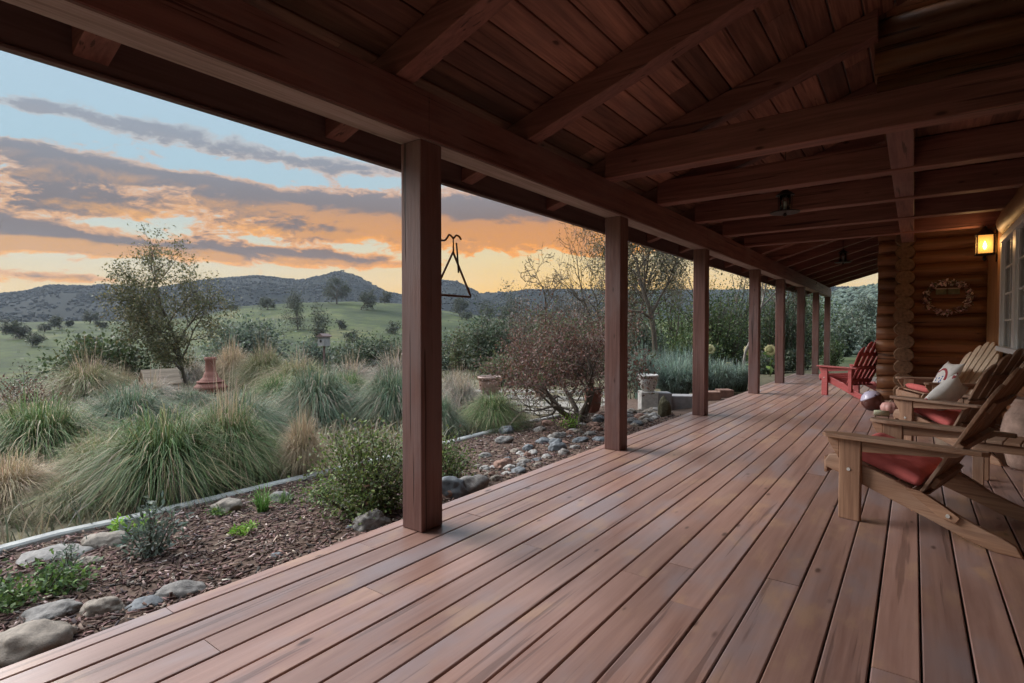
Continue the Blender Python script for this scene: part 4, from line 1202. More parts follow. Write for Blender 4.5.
# ------------------------------------------------------------------ garden bed beside the deck
EDGE = [g(*p) for p in [(0, 556), (58, 540), (120, 526.5), (211, 504.5), (256, 493.5), (300, 482.5), (380, 463), (459, 443), (518, 427), (559, 418)]]
e0 = EDGE[0] + (EDGE[0] - EDGE[1]) * 1.0
EDGE = [Vector((e0.x, e0.y - 3.5, T(e0.x, e0.y - 3.5))), Vector((e0.x, e0.y, T(e0.x, e0.y)))] + EDGE
def edge_x(y):
    for a, b in zip(EDGE, EDGE[1:]):
        if y <= b.y: return a.x + (b.x - a.x) * max(0, (y - a.y)) / max(1e-4, b.y - a.y)
    a, b = EDGE[-2], EDGE[-1]
    return b.x + 0.0 * (y - b.y)
def bed():
    ny, nx = 150, 22; V = []; Fc = []
    for i in range(ny + 1):
        y = -3.5 + 15.5 * i / ny; xe = edge_x(y) + 0.03
        for j in range(nx + 1):
            x = xe + (-2.60 - xe) * j / nx
            V.append((x, y, T(x, y) + 0.012 + 0.02 * mnoise.noise(Vector((x * 2.3, y * 2.3, 1))) + 0.018))
    for i in range(ny):
        for j in range(nx): a = i * (nx + 1) + j; Fc.append((a, a + 1, a + nx + 2, a + nx + 1))
    m = simple('mulch_soil', (0.11, 0.075, 0.058), 0.95, 0, 0.5, 14, 0.6, 0.1)
    tag(mesh_obj('garden_bed', np_mesh('garden_bed', V, Fc), m, None, True), kind='structure')
    # bark chips and shredded mulch
    n = 26000
    rows = []
    for _ in range(n):
        y = -1.0 + 10.0 * random.random() ** 1.35; xe = edge_x(y) + 0.06; x = random.uniform(xe, -2.66)
        if y > 3.5 and random.random() < 0.45: continue
        rows.append((x, y, T(x, y) + 0.03 + 0.02 * mnoise.noise(Vector((x * 2.3, y * 2.3, 1))) + random.uniform(0, 0.016)))
    C = np.array(rows); n = len(C)
    d = RNG.normal(size=(n, 3)) * np.array([1, 1, 0.28]); d /= np.linalg.norm(d, axis=1, keepdims=True)
    s = np.cross(d, RNG.normal(size=(n, 3)) * 0.35 + np.array([0, 0, 1])); s /= np.linalg.norm(s, axis=1, keepdims=True); u = np.cross(s, d)
    L = RNG.gamma(3.0, 0.010, n)[:, None] * 0.5 + 0.008; Wd = RNG.uniform(0.003, 0.010, n)[:, None]; tk = Wd * 0.35
    V = np.stack([C - d * L - s * Wd - u * tk, C + d * L - s * Wd * .6 - u * tk, C + d * L * 1.1 + s * Wd * .6 - u * tk, C - d * L * .9 + s * Wd - u * tk,
                  C - d * L - s * Wd + u * tk, C + d * L - s * Wd * .6 + u * tk, C + d * L * 1.1 + s * Wd * .6 + u * tk, C - d * L * .9 + s * Wd + u * tk], 1)
    f = np.array([(0, 3, 2, 1), (4, 5, 6, 7), (0, 1, 5, 4), (1, 2, 6, 5), (2, 3, 7, 6), (3, 0, 4, 7)])
    Fc = (f[None] + (np.arange(n) * 8)[:, None, None]).reshape(-1, 4)
    cols = np.repeat(pick([((0.15, 0.095, 0.08), 4), ((0.10, 0.06, 0.05), 3), ((0.23, 0.16, 0.135), 2.2), ((0.38, 0.31, 0.27), 0.8), ((0.06, 0.045, 0.042), 2)], n), 8, 0)
    tag(mesh_obj('mulch', np_mesh('mulch', V.reshape(-1, 3), Fc, cols), M['woods']), 'shredded reddish brown bark mulch covering the bed by the deck', 'mulch', kind='stuff')
    # edging
    mb = MB(); pts = EDGE
    n = len(pts); prof = [(-0.055, -0.1), (-0.055, 0.052), (-0.042, 0.066), (0.036, 0.066), (0.05, 0.052), (0.05, -0.1)]
    vs = []
    for i, p in enumerate(pts):
        t = (pts[min(i + 1, n - 1)] - pts[max(0, i - 1)]); t.z = 0; t.normalize(); s = Vector((t.y, -t.x, 0))
        for u, w in prof: vs.append(Vector((p.x, p.y, T(p.x, p.y) + w)) + s * u)
    k = len(prof)
    fs = [(i * k + j, i * k + (j + 1) % k, (i + 1) * k + (j + 1) % k, (i + 1) * k + j) for i in range(n - 1) for j in range(k)] + [tuple(range(k)), tuple(range((n - 1) * k, n * k))[::-1]]
    mb.add(vs, fs)
    tag(mb.build('garden_edging', M['curb']), 'pale concrete edging strip between the mulch bed and the grasses', 'edging')
bed()

# ------------------------------------------------------------------ stones
def stone_mesh(seed, flat=0.55):
    bm = bmesh.new(); bmesh.ops.create_icosphere(bm, subdivisions=4, radius=0.5)
    for v in bm.verts:
        n = v.co.normalized()
        k = 1 + 0.30 * mnoise.noise(n * 1.2 + Vector((seed * 7.1, 0, 0))) + 0.13 * mnoise.noise(n * 3.0 + Vector((0, seed * 3.3, 0))) + 0.035 * mnoise.noise(n * 9.0 + Vector((0, 0, seed * 2.3)))
        v.co = Vector((n.x * 0.5 * k, n.y * 0.38 * k, n.z * 0.5 * flat * k))
    me = bpy.data.meshes.new('stone'); bm.to_mesh(me); bm.free()
    me.polygons.foreach_set('use_smooth', [True] * len(me.polygons)); return me
STONES = {}
def stone(px, py, wpx, mat, label, group=None, flat=0.55, rz=None, seed=None, name='river_stone', sink=0.25):
    """py is the bottom of the stone in the picture"""
    p = g(px, py - 1); s, d = plan(p.x, p.y)
    L = wpx * d / F
    seed = seed if seed is not None else random.randrange(9); L *= 0.86 if group else 1.0
    key = (seed, mat, flat)
    if key not in STONES:
        me = stone_mesh(seed, flat); me.materials.append(M[mat]); STONES[key] = me
    o = bpy.data.objects.new(name, STONES[key]); COL.objects.link(o)
    o.scale = (L, L, L); o.location = (p.x, p.y, p.z + L * flat * 0.5 * (1 - sink))
    o.rotation_euler = (random.uniform(-.12, .12), random.uniform(-.12, .12), rz if rz is not None else random.uniform(-.5, .5) + TH)
    return tag(o, label, 'stone', group)
stone(32, 658, 76, 'stone2', 'largest rounded tan grey stone at the deck edge in the near left corner', None, 0.50, TH + 0.25, 2)
stone(50, 622, 54, 'stone', 'flat grey stone just behind the largest corner stone', None, 0.36, TH, 5)
stone(104, 617, 38, 'stone2', 'rounded tan stone between the green herb and the deck edge', None, 0.55, TH + .3, 1)
stone(144, 612, 34, 'slate', 'thin blue grey slate stone against the deck edge', None, 0.42, TH + .1, 6)
stone(181, 599, 44, 'stone', 'flat grey stone lying along the deck edge beyond the slate', None, 0.42, TH + .3, 7)
stone(105, 551, 38, 'stone2', 'tan egg shaped stone leaning by the edging near the lime green plant', None, 0.55, TH + .35, 3)
stone(56, 564, 62, 'stone', 'long low grey stone lying along the edging', None, 0.25, TH + .15, 8)
stone(91, 568, 22, 'stone2', 'small tan stone below the long grey one', None, 0.6, TH, 4)
stone(227, 515, 30, 'stone2', 'tan grey stone by the edging next to the upright green tuft', None, 0.6, TH + .3, 2)
stone(281, 504, 22, 'stone', 'grey stone beyond the upright green tuft at the edging', None, 0.6, TH, 0)
stone(372, 532, 34, 'stone', 'rounded grey stone at the foot of the box shrub by the deck', None, 0.68, TH + .3, 1)
stone(352, 533, 12, 'slate', 'small slate pebble left of the rounded grey stone', None, 0.7, TH, 3)
stone(277, 562, 14, 'slate', 'small blue grey pebble in the mulch near the deck', None, 0.7, TH, 5)
stone(264, 560, 9, 'stone', 'tiny grey pebble beside the blue grey pebble', None, 0.6, TH, 6)
stone(452, 500, 34, 'slate', 'dark grey boulder at the deck edge right of the nearest post', None, 0.75, TH, 0)
stone(470, 496, 34, 'stone', 'pale grey boulder behind the dark one right of the nearest post', None, 0.7, TH + .2, 4)
stone(446, 502, 20, 'redstone', 'reddish stone wedged beside the nearest post', None, 0.8, TH, 2)
G2 = 'river stones in the bed between the first two posts'
for i, (px, py, w, m) in enumerate([(497, 485, 16, 'stone2'), (505, 471, 24, 'redstone'), (519, 476, 20, 'slate'), (526, 466, 15, 'stone'), (504, 446, 20, 'stone'), (507, 436, 17, 'slate'), (544, 446, 18, 'slate'), (557, 453, 20, 'slate'),
        (564, 457, 13, 'stone'), (576, 452, 15, 'stone'), (538, 469, 14, 'stone2'), (540, 434, 16, 'stone'), (559, 441, 15, 'stone'), (580, 445, 18, 'slate'), (600, 444, 16, 'slate'), (590, 438, 14, 'stone'), (570, 437, 12, 'redstone'), (530, 450, 14, 'redstone'),
        (486, 460, 16, 'stone'), (478, 470, 12, 'stone2'), (515, 455, 12, 'stone2'), (548, 428, 14, 'redstone'), (565, 428, 16, 'redstone'), (594, 430, 15, 'redstone'), (583, 421, 14, 'stone2'), (600, 420, 13, 'redstone')]):
    stone(px, py, w, m, 'cobble of the loose stone border between the nearest post and the second post', G2, random.choice([0.55, 0.65, 0.75]), None, i % 9)
for i in range(48):
    px = random.uniform(462, 602); py = 663 - 0.3633 * px - random.uniform(1, 11 + (px - 462) * 0.13)
    stone(px, py, random.uniform(7, 15), random.choice(['palestone', 'stone', 'slate', 'palestone', 'redstone', 'stone2']), 'small cobble lying close along the deck edge left of the second post', 'small cobbles along the deck edge', random.choice([0.55, 0.7, 0.85]), None, i % 9)
G3 = 'river stones in the bed beyond the second post'
for i in range(46):
    px = random.uniform(628, 668); py = 432 - (px - 628) * 0.36 - random.uniform(0, 16)
    stone(px, py, random.uniform(8, 14), random.choice(['palestone', 'stone', 'slate', 'redstone', 'stone2']), 'small cobble of the stone pile between the second post and the mossy upright rock', G3, 0.65, None, i % 9)
o = stone(664, 419, 12, 'moss', 'dark mossy upright rock at the deck edge before the third post', None, 1.9, TH, 7, 'upright_rock', 0.15)

# ------------------------------------------------------------------ path of pale flagstones
def path():
    mb = MB(); rnd = random.Random(8)
    cells = []
    for i in range(11):
        for j in range(4):
            px = 478 + i * 12.5 + rnd.uniform(-3, 3); py = 392 + j * 6.5 + rnd.uniform(-1.2, 1.2) + (i - 5) * 0.3
            c = g(px, py); n = rnd.choice([5, 6, 7]); R = rnd.uniform(0.28, 0.45)
            poly = [(c.x + R * rnd.uniform(.8, 1.1) * cos(2 * PI * k / n), c.y + R * rnd.uniform(.8, 1.1) * sin(2 * PI * k / n)) for k in range(n)]
            mb.prism(poly, c.z - 0.05, c.z + 0.02 + rnd.uniform(0, 0.012), 'xy')
    m = wood('flagstone', (0.15, 0.135, 0.115), (0.25, 0.225, 0.195), 0, 0.85, 0.2, False, None, 0.15, 0.3, 0.2, 4)
    tag(mb.build('path', m), kind='structure')
path()

# ------------------------------------------------------------------ grasses
GL = [  # px, base py, width, height, kind, variant, label, stalks
 (165, 506, 185, 96, 'green', 0, 'largest green grass mound at the bed edging in the middle of the left view', 0),
 (228, 489, 130, 92, 'green', 1, 'green mound with a tawny crown right of the largest mound', 1),
 (100, 498, 110, 62, 'olive', 2, 'olive grass sprawling left of the largest mound', 0),
 (42, 480, 170, 84, 'green', 2, 'broad green mound at the left edge of the photo', 0),
 (8, 518, 120, 60, 'tan', 0, 'dry tan grass flopping at the bottom left behind the edging', 0),
 (70, 517, 110, 34, 'olive', 1, 'low dull green grass sprawling over the edging at lower left', 0),
 (186, 503, 56, 42, 'pale', 0, 'small leaning wisp of pale dry grass against the edging', 0),
 (303, 480, 66, 62, 'tan', 1, 'straw coloured conical tuft left of the box shrub', 1),
 (240, 452, 125, 58, 'blue', 0, 'blue green mound in front of the clay chimney', 0),
 (318, 430, 118, 66, 'blue', 1, 'wide blue green mound left of the nearest post', 0),
 (392, 428, 96, 60, 'blue', 2, 'blue green mound half hidden by the nearest post', 0),
 (128, 442, 130, 58, 'blue', 3, 'grey green mound behind the largest mound', 0),
 (88, 404, 96, 42, 'olive', 0, 'tan topped mound before the dark round bush at left', 1),
 (30, 440, 90, 40, 'olive', 3, 'olive grass below the brown rose bush', 0),
 (186, 410, 70, 20, 'blue', 1, 'small grey blue mound at the foot of the clay chimney', 0),
 (264, 392, 70, 44, 'olive', 1, 'tawny topped mound just right of the clay chimney', 1),
 (232, 386, 60, 40, 'tan', 2, 'tall dry grass behind the clay chimney', 1),
 (300, 396, 90, 36, 'olive', 2, 'tan feathery mound behind the wide blue green mound', 1),
 (352, 396, 84, 34, 'pale', 1, 'pale pinkish feathery grass below the nest box', 1),
 (395, 397, 84, 42, 'pale', 2, 'pale feathery grass left of the nearest post and far back', 1),
 (345, 408, 80, 36, 'green', 0, 'green mound between the feathery grasses and the blue green ones', 0),
 (280, 412, 80, 36, 'green', 3, 'green mound between the clay chimney and the wide blue mound', 0),
 (150, 412, 90, 30, 'pale', 0, 'dull pale grass in front of the small wooden hutch', 1),
 (493, 433, 82, 44, 'green', 1, 'green mound beyond the edging right of the nearest post', 0),
 (462, 416, 58, 38, 'pale', 1, 'pale grass clump just right of the nearest post', 1),
 (455, 400, 44, 26, 'pale', 2, 'far pale grass clump left of the brown bowl pot', 1),
 (440, 440, 60, 44, 'blue', 2, 'blue green mound directly behind the nearest post', 0),
 (335, 378, 70, 22, 'tan', 0, 'low dry grass at the foot of the nest box pole', 1),
 (190, 388, 60, 30, 'pale', 2, 'dry grass under the airy tree', 1),
 (120, 398, 60, 30, 'tan', 1, 'dry grass before the wooden hutch', 1),
 (420, 470, 60, 44, 'green', 2, 'green grass rising behind the box shrub', 0),
]
for (px, py, w, h, kd, v, lb, st) in GL: mound(px, py, w, h, kd, v, lb, bool(st))

# loose grass on the ground between the clumps
def loose():
    n = 36000; rows = []
    while len(rows) < n:
        px = random.uniform(-60, 640); dd = 3.0 + 25 * random.random() ** 0.9
        x, y = flat(px, dd)
        if x > edge_x(y) - 0.06 and y < 14: continue
        if 470 < px < 610 and 9 < dd < 20 and random.random() < 0.85: continue
        rows.append((x, y, T(x, y), dd))
    A = np.array(rows); b = A[:, :3]; dd = A[:, 3:4]
    a = RNG.uniform(0, 2 * PI, n); hgt = RNG.uniform(0.06, 0.26, n)[:, None] * (1 + dd * 0.012); lean = RNG.uniform(0.2, 1.3, n)[:, None] * hgt
    o = np.stack([np.cos(a), np.sin(a), np.zeros(n)], 1); s = np.stack([-np.sin(a), np.cos(a), np.zeros(n)], 1) * (0.004 + 0.0006 * dd)
    z = np.array([0, 0, 1.0])
    V = np.stack([b - s, b + s, b + o * lean * .4 + z * hgt * .7 - s * .8, b + o * lean * .4 + z * hgt * .7 + s * .8, b + o * lean + z * hgt], 1)
    F4 = np.array([(0, 1, 3, 2), (2, 3, 4, 4)])
    V2 = np.concatenate([V, V[:, 4:5] + s[:, None] * 0.3], 1)
    f = np.array([(0, 1, 3, 2), (2, 3, 5, 4)])
    Fc = (f[None] + (np.arange(n) * 6)[:, None, None]).reshape(-1, 4)
    cols = np.repeat(pick([((0.22, 0.19, 0.12), 3), ((0.13, 0.14, 0.08), 3), ((0.30, 0.25, 0.17), 2), ((0.10, 0.10, 0.065), 2)], n), 6, 0)
    tag(mesh_obj('grass', np_mesh('grass', V2.reshape(-1, 3), Fc, cols), M['blade']), 'thin dry grass on the ground between the clumps', 'grass', kind='stuff')
loose()

# ------------------------------------------------------------------ small plants in the bed
LG = [((0.10, 0.17, 0.05), 3), ((0.16, 0.25, 0.06), 2), ((0.07, 0.12, 0.045), 2)]
LIME = [((0.20, 0.36, 0.05), 3), ((0.30, 0.48, 0.09), 2)]
SAGE = [((0.14, 0.18, 0.145), 3), ((0.19, 0.23, 0.18), 2), ((0.09, 0.12, 0.09), 2)]
BOX = [((0.09, 0.13, 0.045), 3), ((0.15, 0.20, 0.06), 3), ((0.23, 0.28, 0.09), 1.5), ((0.15, 0.10, 0.07), 1), ((0.25, 0.24, 0.18), 0.6)]
def sh(px, py, wpx, hpx, pal, n, ls, label, cat='shrub', name='shrub', clumps=14, seed=1, aspect=0.5, group=None, bark='bark', lift=0):
    p = g(px, py); s, d = plan(p.x, p.y); k = d / F
    return shrub(name, p, wpx * k, hpx * k, seed, pal, n, ls, label, cat, group, clumps, aspect, bark)
sh(30, 606, 90, 44, LG, 1500, 0.035, 'leafy bright green herb in the near left of the bed', 'plant', 'leafy_plant', 22, 3)
sh(62, 580, 40, 34, SAGE, 500, 0.03, 'sparse grey green seedling rising behind the leafy herb', 'plant', 'leafy_plant', 9, 4, 0.3)
sh(151, 560, 52, 58, SAGE, 620, 0.055, 'grey green stemmed plant standing alone in the mulch', 'plant', 'leafy_plant', 10, 5, 0.32)
sh(133, 534, 34, 22, LIME, 420, 0.04, 'lime green leafy plant behind the grey green stemmed one', 'plant', 'leafy_plant', 9, 6)
sh(246, 536, 26, 14, LIME, 240, 0.035, 'tiny lime green seedling in open mulch', 'plant', 'leafy_plant', 7, 7, 0.4)
sh(214, 520, 30, 12, LG, 240, 0.03, 'low green weed beside the tan grey stone at the edging', 'plant', 'leafy_plant', 7, 8)
sh(368, 516, 118, 92, BOX, 9500, 0.029, 'round box shrub with dull green leaves left of the nearest post', 'shrub', 'box_shrub', 44, 9, 0.6)
sh(440, 486, 70, 62, BOX, 4200, 0.029, 'box shrub of yellower leaves poking out right of the nearest post', 'shrub', 'box_shrub', 24, 10, 0.6)
sh(320, 508, 60, 34, LG, 800, 0.028, 'low green plant at the foot of the box shrub', 'plant', 'leafy_plant', 12, 11)
sh(566, 430, 30, 18, LIME, 300, 0.04, 'yellow green plant under the brown leaved tree', 'plant', 'leafy_plant', 8, 12)
def tuft(px, py, wpx, hpx, label, pal, n=90, seed=3, name='grass_tuft', width=0.008, arch=0.3):
    p = g(px, py); s, d = plan(p.x, p.y); k = d / F
    V, Fc, C = blades_np(n, wpx * k * .5, hpx * k, wpx * k * 0.16, pal, pal, 0, width, 4, arch, 0, seed)
    o = mesh_obj(name, np_mesh(name, V, Fc, C), M['blade']); o.location = p
    return tag(o, label, 'plant')
tuft(263, 514, 34, 30, 'upright bright green tuft between two stones at the edging', [((0.13, 0.25, 0.06), 2), ((0.19, 0.32, 0.09), 1)])
tuft(285, 506, 30, 16, 'small weak green tuft right of the upright one', [((0.13, 0.20, 0.08), 2), ((0.19, 0.24, 0.11), 1)], 60, 5)

# ------------------------------------------------------------------ garden ornaments
def chiminea():
    p = g(211, 398); s, d = plan(p.x, p.y); k = d / F; h = 41 * k; R = 14.5 * k
    r = empty('clay_chimney', p, 0, 'terracotta chiminea with a tapering neck among the grasses', 'chiminea')
    mb = MB(); mb.lathe([(R * .55, 0), (R * .85, h * .05), (R, h * .16), (R * .98, h * .24), (R * 1.06, h * .27), (R * .95, h * .31), (R * .82, h * .38), (R * .66, h * .45), (R * .62, h * .475), (R * .52, h * .49), (R * .45, h * .55), (R * .40, h * .62), (R * .38, h * .625), (R * .34, h * .65), (R * .32, h * .90), (R * .38, h * .94), (R * .37, h), (R * .24, h), (R * .22, h * .7)], 32)
    mb.build('body', M['terra'], r, True)
    t = MB(); t.lathe([(R * 0.84, h * .395), (R * 0.90, h * .40), (R * .84, h * .42), (R * 0.7, h * .425)], 32); t.build('collar', M['terra'], r, True)
    f = Vector((-p.x, -p.y, 0)).normalized(); sd = Vector((-f.y, f.x, 0))
    mo = MB(); cpt = f * R * 0.80 + Vector((0, 0, h * .17))
    mo.tube([cpt + sd * R * 0.42 * cos(w) + Vector((0, 0, h * .10 * sin(w))) + f * R * 0.12 * (1 - abs(cos(w))) for w in np.linspace(0, 2 * PI, 25)], R * 0.07, 6, False)
    mo.build('mouth_rim', M['terra'], r, True)
    mo = MB(); mo.add([cpt + f * R * 0.15 + sd * R * 0.36 * cos(w) + Vector((0, 0, h * .085 * sin(w))) for w in np.linspace(0, 2 * PI, 24, endpoint=False)], [tuple(range(24))])
    mo.build('mouth', M['dark'], r)
chiminea()
def hutch():
    p = g(160, 397); s, d = plan(p.x, p.y); k = d / F; w = 17 * k; h = 15 * k; rf = 27 * k
    r = empty('wooden_hutch', p, TH + math.radians(50), 'small weathered wooden hutch with a pitched plank roof in the grass', 'hutch')
    mb = MB(); mb.prism([(-w * .5, 0), (w * .5, 0), (w * .5, h), (0, rf * .92), (-w * .5, h)], -w * .8, w * .8, 'yz'); b = mb.build('body', M['greywood'], r)
    for s_ in (-1, 1):
        mb = MB(); dx, dz = w * .62, (rf - h * .8)
        mb.prism([(0, rf), (s_ * w * .68, h * .88), (s_ * w * .68, h * .88 + .03), (0, rf + .035)], -w * .95, w * .95, 'yz'); mb.build('roof', M['greywood'], r)
    mb = MB()
    for q in range(5): mb.box(w * .8 + .005, w * .8 + .03, -w * .42 + q * w * .2, -w * .42 + q * w * .2 + w * .09, 0.03, h * .95)
    mb.build('slats', M['trim'], r)
hutch()
def nestbox():
    d = 20.0; p = Vector((*flat(324, d), 0)); p.z = T(p.x, p.y); k = d / F
    hb = H + (329 - 346) * k - p.z
    r = empty('nest_box', p, TH - 0.5, 'small grey nest box on a dark pole at the meadow edge', 'nest box')
    mb = MB(); mb.box(-.03, .03, -.03, .03, -0.1, hb); mb.build('pole', M['fascia'], r)
    w = 4.2 * k; h = 9 * k
    mb = MB(); mb.box(-w, w, -w, w, hb, hb + h, 0.006); b = mb.build('body', M['block'], r)
    mb = MB(); mb.prism([(-w * 1.25, hb + h), (w * 1.25, hb + h), (w * 1.25, hb + h + .03), (0, hb + h * 1.4), (-w * 1.25, hb + h + .03)], -w * 1.3, w * 1.3); mb.build('roof', M['fascia'], r)
    mb = MB(); mb.tube([(0, -w * 1.0, hb + h * .55), (0, -w * 1.03, hb + h * .55)], w * .38, 12); mb.build('entrance_hole', M['dark'], r)
nestbox()
def pot(px, py, wpx, hpx, mat, label, prof, name='garden_pot', soil=True, zoff=0.0):
    p = g(px, py); s, d = plan(p.x, p.y); k = d / F; R = wpx * k * .5; h = hpx * k
    r = empty(name, p + Vector((0, 0, zoff)), 0, label, 'pot')
    mb = MB(); mb.lathe([(a * R, b * h) for a, b in prof], 32); mb.build('body', M[mat], r, True)
    if soil:
        mb = MB(); mb.lathe([(R * 0.8, h * 0.86), (R * .5, h * .9), (0.005, h * .92)], 20); mb.build('soil', M['moss'], r, True)
    return r, R, h
BOWL = [(0.5, 0), (0.62, 0.04), (0.86, 0.38), (0.95, 0.72), (0.9, 0.84), (1.06, 0.87), (1.06, 0.97), (0.98, 1.0), (0.86, 0.98), (0.84, 0.86)]
pot(490, 396, 24, 20, 'brownpot', 'wide brown bowl pot beyond the flagstones', BOWL)
pot(593, 414, 18, 26, 'terra', 'reddish terracotta pot behind the brown leaved tree', BOWL)
pot(540, 398, 12, 12, 'brownpot', 'small dark pot on the flagstones left of the tree trunk', BOWL)
# concrete blocks and the pale pot on them
def block(px, py, wpx, hpx, dep, label, mat='block', rz=None, name='concrete_block'):
    p = g(px, py); s, d = plan(p.x, p.y); k = d / F; w = wpx * k; h = hpx * k
    mb = MB(); mb.box(-w / 2, w / 2, -dep / 2, dep / 2, -0.1, h, 0.008)
    o = mb.build(name, M[mat]); o.location = p + Vector((-sin(TH), cos(TH), 0)) * dep * .5; o.rotation_euler = (0, 0, TH if rz is None else rz)
    tag(o, label, 'block'); return o, p, h
o, bp, bh = block(650, 413, 17, 21, 0.3, 'pale upright concrete block under the glazed pot', 'palepot')
block(665.5, 412, 13, 19, 0.28, 'greyer upright block right of the block under the pot')
rp, Rp, hp = pot(651, 413, 20, 17, 'palepot', 'pale glazed pot on the upright concrete block', BOWL)
rp.location = bp + Vector((-sin(TH) * 0.16, cos(TH) * 0.16, bh))
o, q, _ = block(683, 410, 42, 14, 0.35, 'long dark grey block wall holding the raised bed', 'block', TH - 0.12)
block(713, 402, 16, 10, 0.3, 'brownish wall block just right of the third post', 'redstone')
block(727, 399, 14, 9, 0.3, 'small brownish wall block left of the fourth post', 'redstone')

# ------------------------------------------------------------------ shrubs and trees
BLG = [((0.21, 0.28, 0.23), 3), ((0.28, 0.35, 0.28), 2), ((0.15, 0.205, 0.165), 2)]
def lav(px, py, w, h, label, seed):
    p = g(px, py); s, d = plan(p.x, p.y); k = d / F
    root = empty('lavender_clump', p, 0, label, 'shrub', 'blue green clumps in the raised bed')
    V, Fc, C = blades_np(2600, w * k * .5, h * k, w * k * .25, BLG, SAGE, 0.3, 0.010, 4, 0.35, -0.3, seed)
    mesh_obj('foliage', np_mesh('foliage', V, Fc, C), M['blade'], root)
lav(642, 400, 30, 52, 'blue green grassy clump left of the pale pot', 21)
lav(675, 398, 50, 46, 'blue green clump above the dark block wall', 22)
lav(690, 392, 46, 44, 'blue green clump behind the third post', 23)
lav(716, 395, 40, 36, 'blue green clump right of the third post', 24)
lav(735, 391, 42, 30, 'low blue green clump left of the fourth post', 25)
lav(662, 388, 40, 40, 'paler blue green clump at the back of the raised bed', 26)
BROWN = [((0.135, 0.068, 0.052), 3), ((0.185, 0.10, 0.075), 2), ((0.09, 0.05, 0.04), 2), ((0.085, 0.09, 0.04), 1.2)]
# the brown-leaved small tree by the second post
p = g(577, 424)
tree('brown_tree', p, 2.35, 5, BROWN, 17000, 0.05, 'small brown leaved tree with several stems left of the second post', bark='bark', trunk_r=0.06, width=3.5, leafscatter=0.10, aspect=0.45, levels=3, kids=(6, 6, 5), spread=1.2, trunk_frac=0.36, stems=5, up=0.04, lean=0.24, base_r=0.06, lenf=0.66, zmin=0.30)
# airy tree at left
d = 19.0; p = Vector((*flat(187, d), 0)); p.z = T(p.x, p.y)
AIRY = [((0.085, 0.09, 0.045), 3), ((0.14, 0.135, 0.065), 2), ((0.21, 0.175, 0.085), 1.4)]
t = tree('airy_tree', p, 162 * d / F, 11, AIRY, 18000, 0.085, 'airy half bare tree standing alone on the left against the sky', trunk_r=0.10, width=122 * d / F, leafscatter=0.15, levels=3, kids=(14, 7, 5), spread=1.15, trunk_frac=0.12, up=0.07, lenf=0.52, bark='bark', lowbias=0.9, rz=1.35)

sh(15, 418, 84, 44, [((0.14, 0.07, 0.05), 3), ((0.09, 0.075, 0.045), 2), ((0.20, 0.12, 0.09), 1), ((0.45, 0.40, 0.36), 0.25)], 2600, 0.06, 'brown leaved rose bush with a few pale blooms at the left edge', 'shrub', 'rose_bush', 30, 32)

GRG = [((0.10, 0.125, 0.09), 3), ((0.15, 0.175, 0.125), 2), ((0.065, 0.085, 0.06), 2)]
DKG = [((0.055, 0.075, 0.045), 3), ((0.085, 0.105, 0.06), 2), ((0.13, 0.13, 0.085), 0.8)]
def shd(px, d, ytop, wpx, pal, n, ls, label, seed, name='garden_bush', clumps=34, group=None):
    x, y = flat(px, d); z = T(x, y); k = d / F
    h = H + (329 - ytop) * k - z
    return shrub(name, (x, y, z), wpx * k, h, seed, pal, n, ls, label, 'shrub', group, clumps, 0.55)
shd(98, 17, 335, 86, [((0.06, 0.085, 0.035), 3), ((0.09, 0.11, 0.05), 2), ((0.14, 0.13, 0.06), .8)], 12000, 0.12, 'dark green round bush left of the airy tree', 31, 'garden_bush', 60)
shd(24, 15, 362, 56, [((0.07, 0.075, 0.05), 3), ((0.15, 0.12, 0.09), 1)], 900, 0.06, 'sparse twiggy shrub behind the rose bush', 33, 'garden_bush', 14)
shd(247, 34, 318, 86, GRG, 14000, 0.24, 'grey green bush right of the airy tree', 41)
shd(362, 38, 333, 66, DKG, 10000, 0.22, 'dark low bush at the meadow edge left of the nearest post', 42)
shd(396, 38, 340, 50, DKG, 7500, 0.22, 'dark low bush touching the nearest post', 43)
shd(316, 40, 338, 44, GRG, 6000, 0.22, 'small grey bush beside the nest box', 44)
shd(222, 38, 338, 40, DKG, 6000, 0.22, 'dark low bush behind the clay chimney', 45)
MID = [((0.085, 0.105, 0.05), 3), ((0.13, 0.15, 0.07), 2), ((0.17, 0.165, 0.085), 1), ((0.12, 0.09, 0.065), 1)]
TWIG = [((0.13, 0.10, 0.085), 3), ((0.19, 0.15, 0.125), 2), ((0.09, 0.08, 0.06), 2)]
MG = 'bushes of the thicket beyond the flagstones'
for (px, d, yt, w, pal, n, lb, sd) in [
    (450, 30, 330, 34, GRG, 2200, 'grey green bush just right of the nearest post', 51),
    (468, 24, 322, 40, MID, 3000, 'olive bush behind the brown bowl pot', 52),
    (492, 22, 305, 56, DKG, 4200, 'dark green bush left in the thicket beyond the flagstones', 53),
    (520, 26, 292, 56, TWIG, 4200, 'grey brown twiggy bush in the thicket beyond the flagstones', 54),
    (548, 24, 300, 60, MID, 4500, 'olive green bush in the middle of the thicket behind the brown tree', 55),
    (580, 30, 286, 66, TWIG, 4200, 'grey brown bush under the bare tree', 56),
    (590, 20, 322, 60, MID, 3600, 'olive bush left of the second post behind the brown tree', 57),
    (505, 17, 352, 50, MID, 2600, 'low green bush behind the flagstones', 58),
    (545, 17, 358, 50, LG, 2600, 'bright green low bush behind the flagstones', 59),
    (640, 22, 318, 56, GRG, 3800, 'grey green bush right of the second post', 60)]:
    shd(px, d, yt, w, pal, int(n * 2.2), 0.075 + d * 0.0018, lb, sd, group=None)
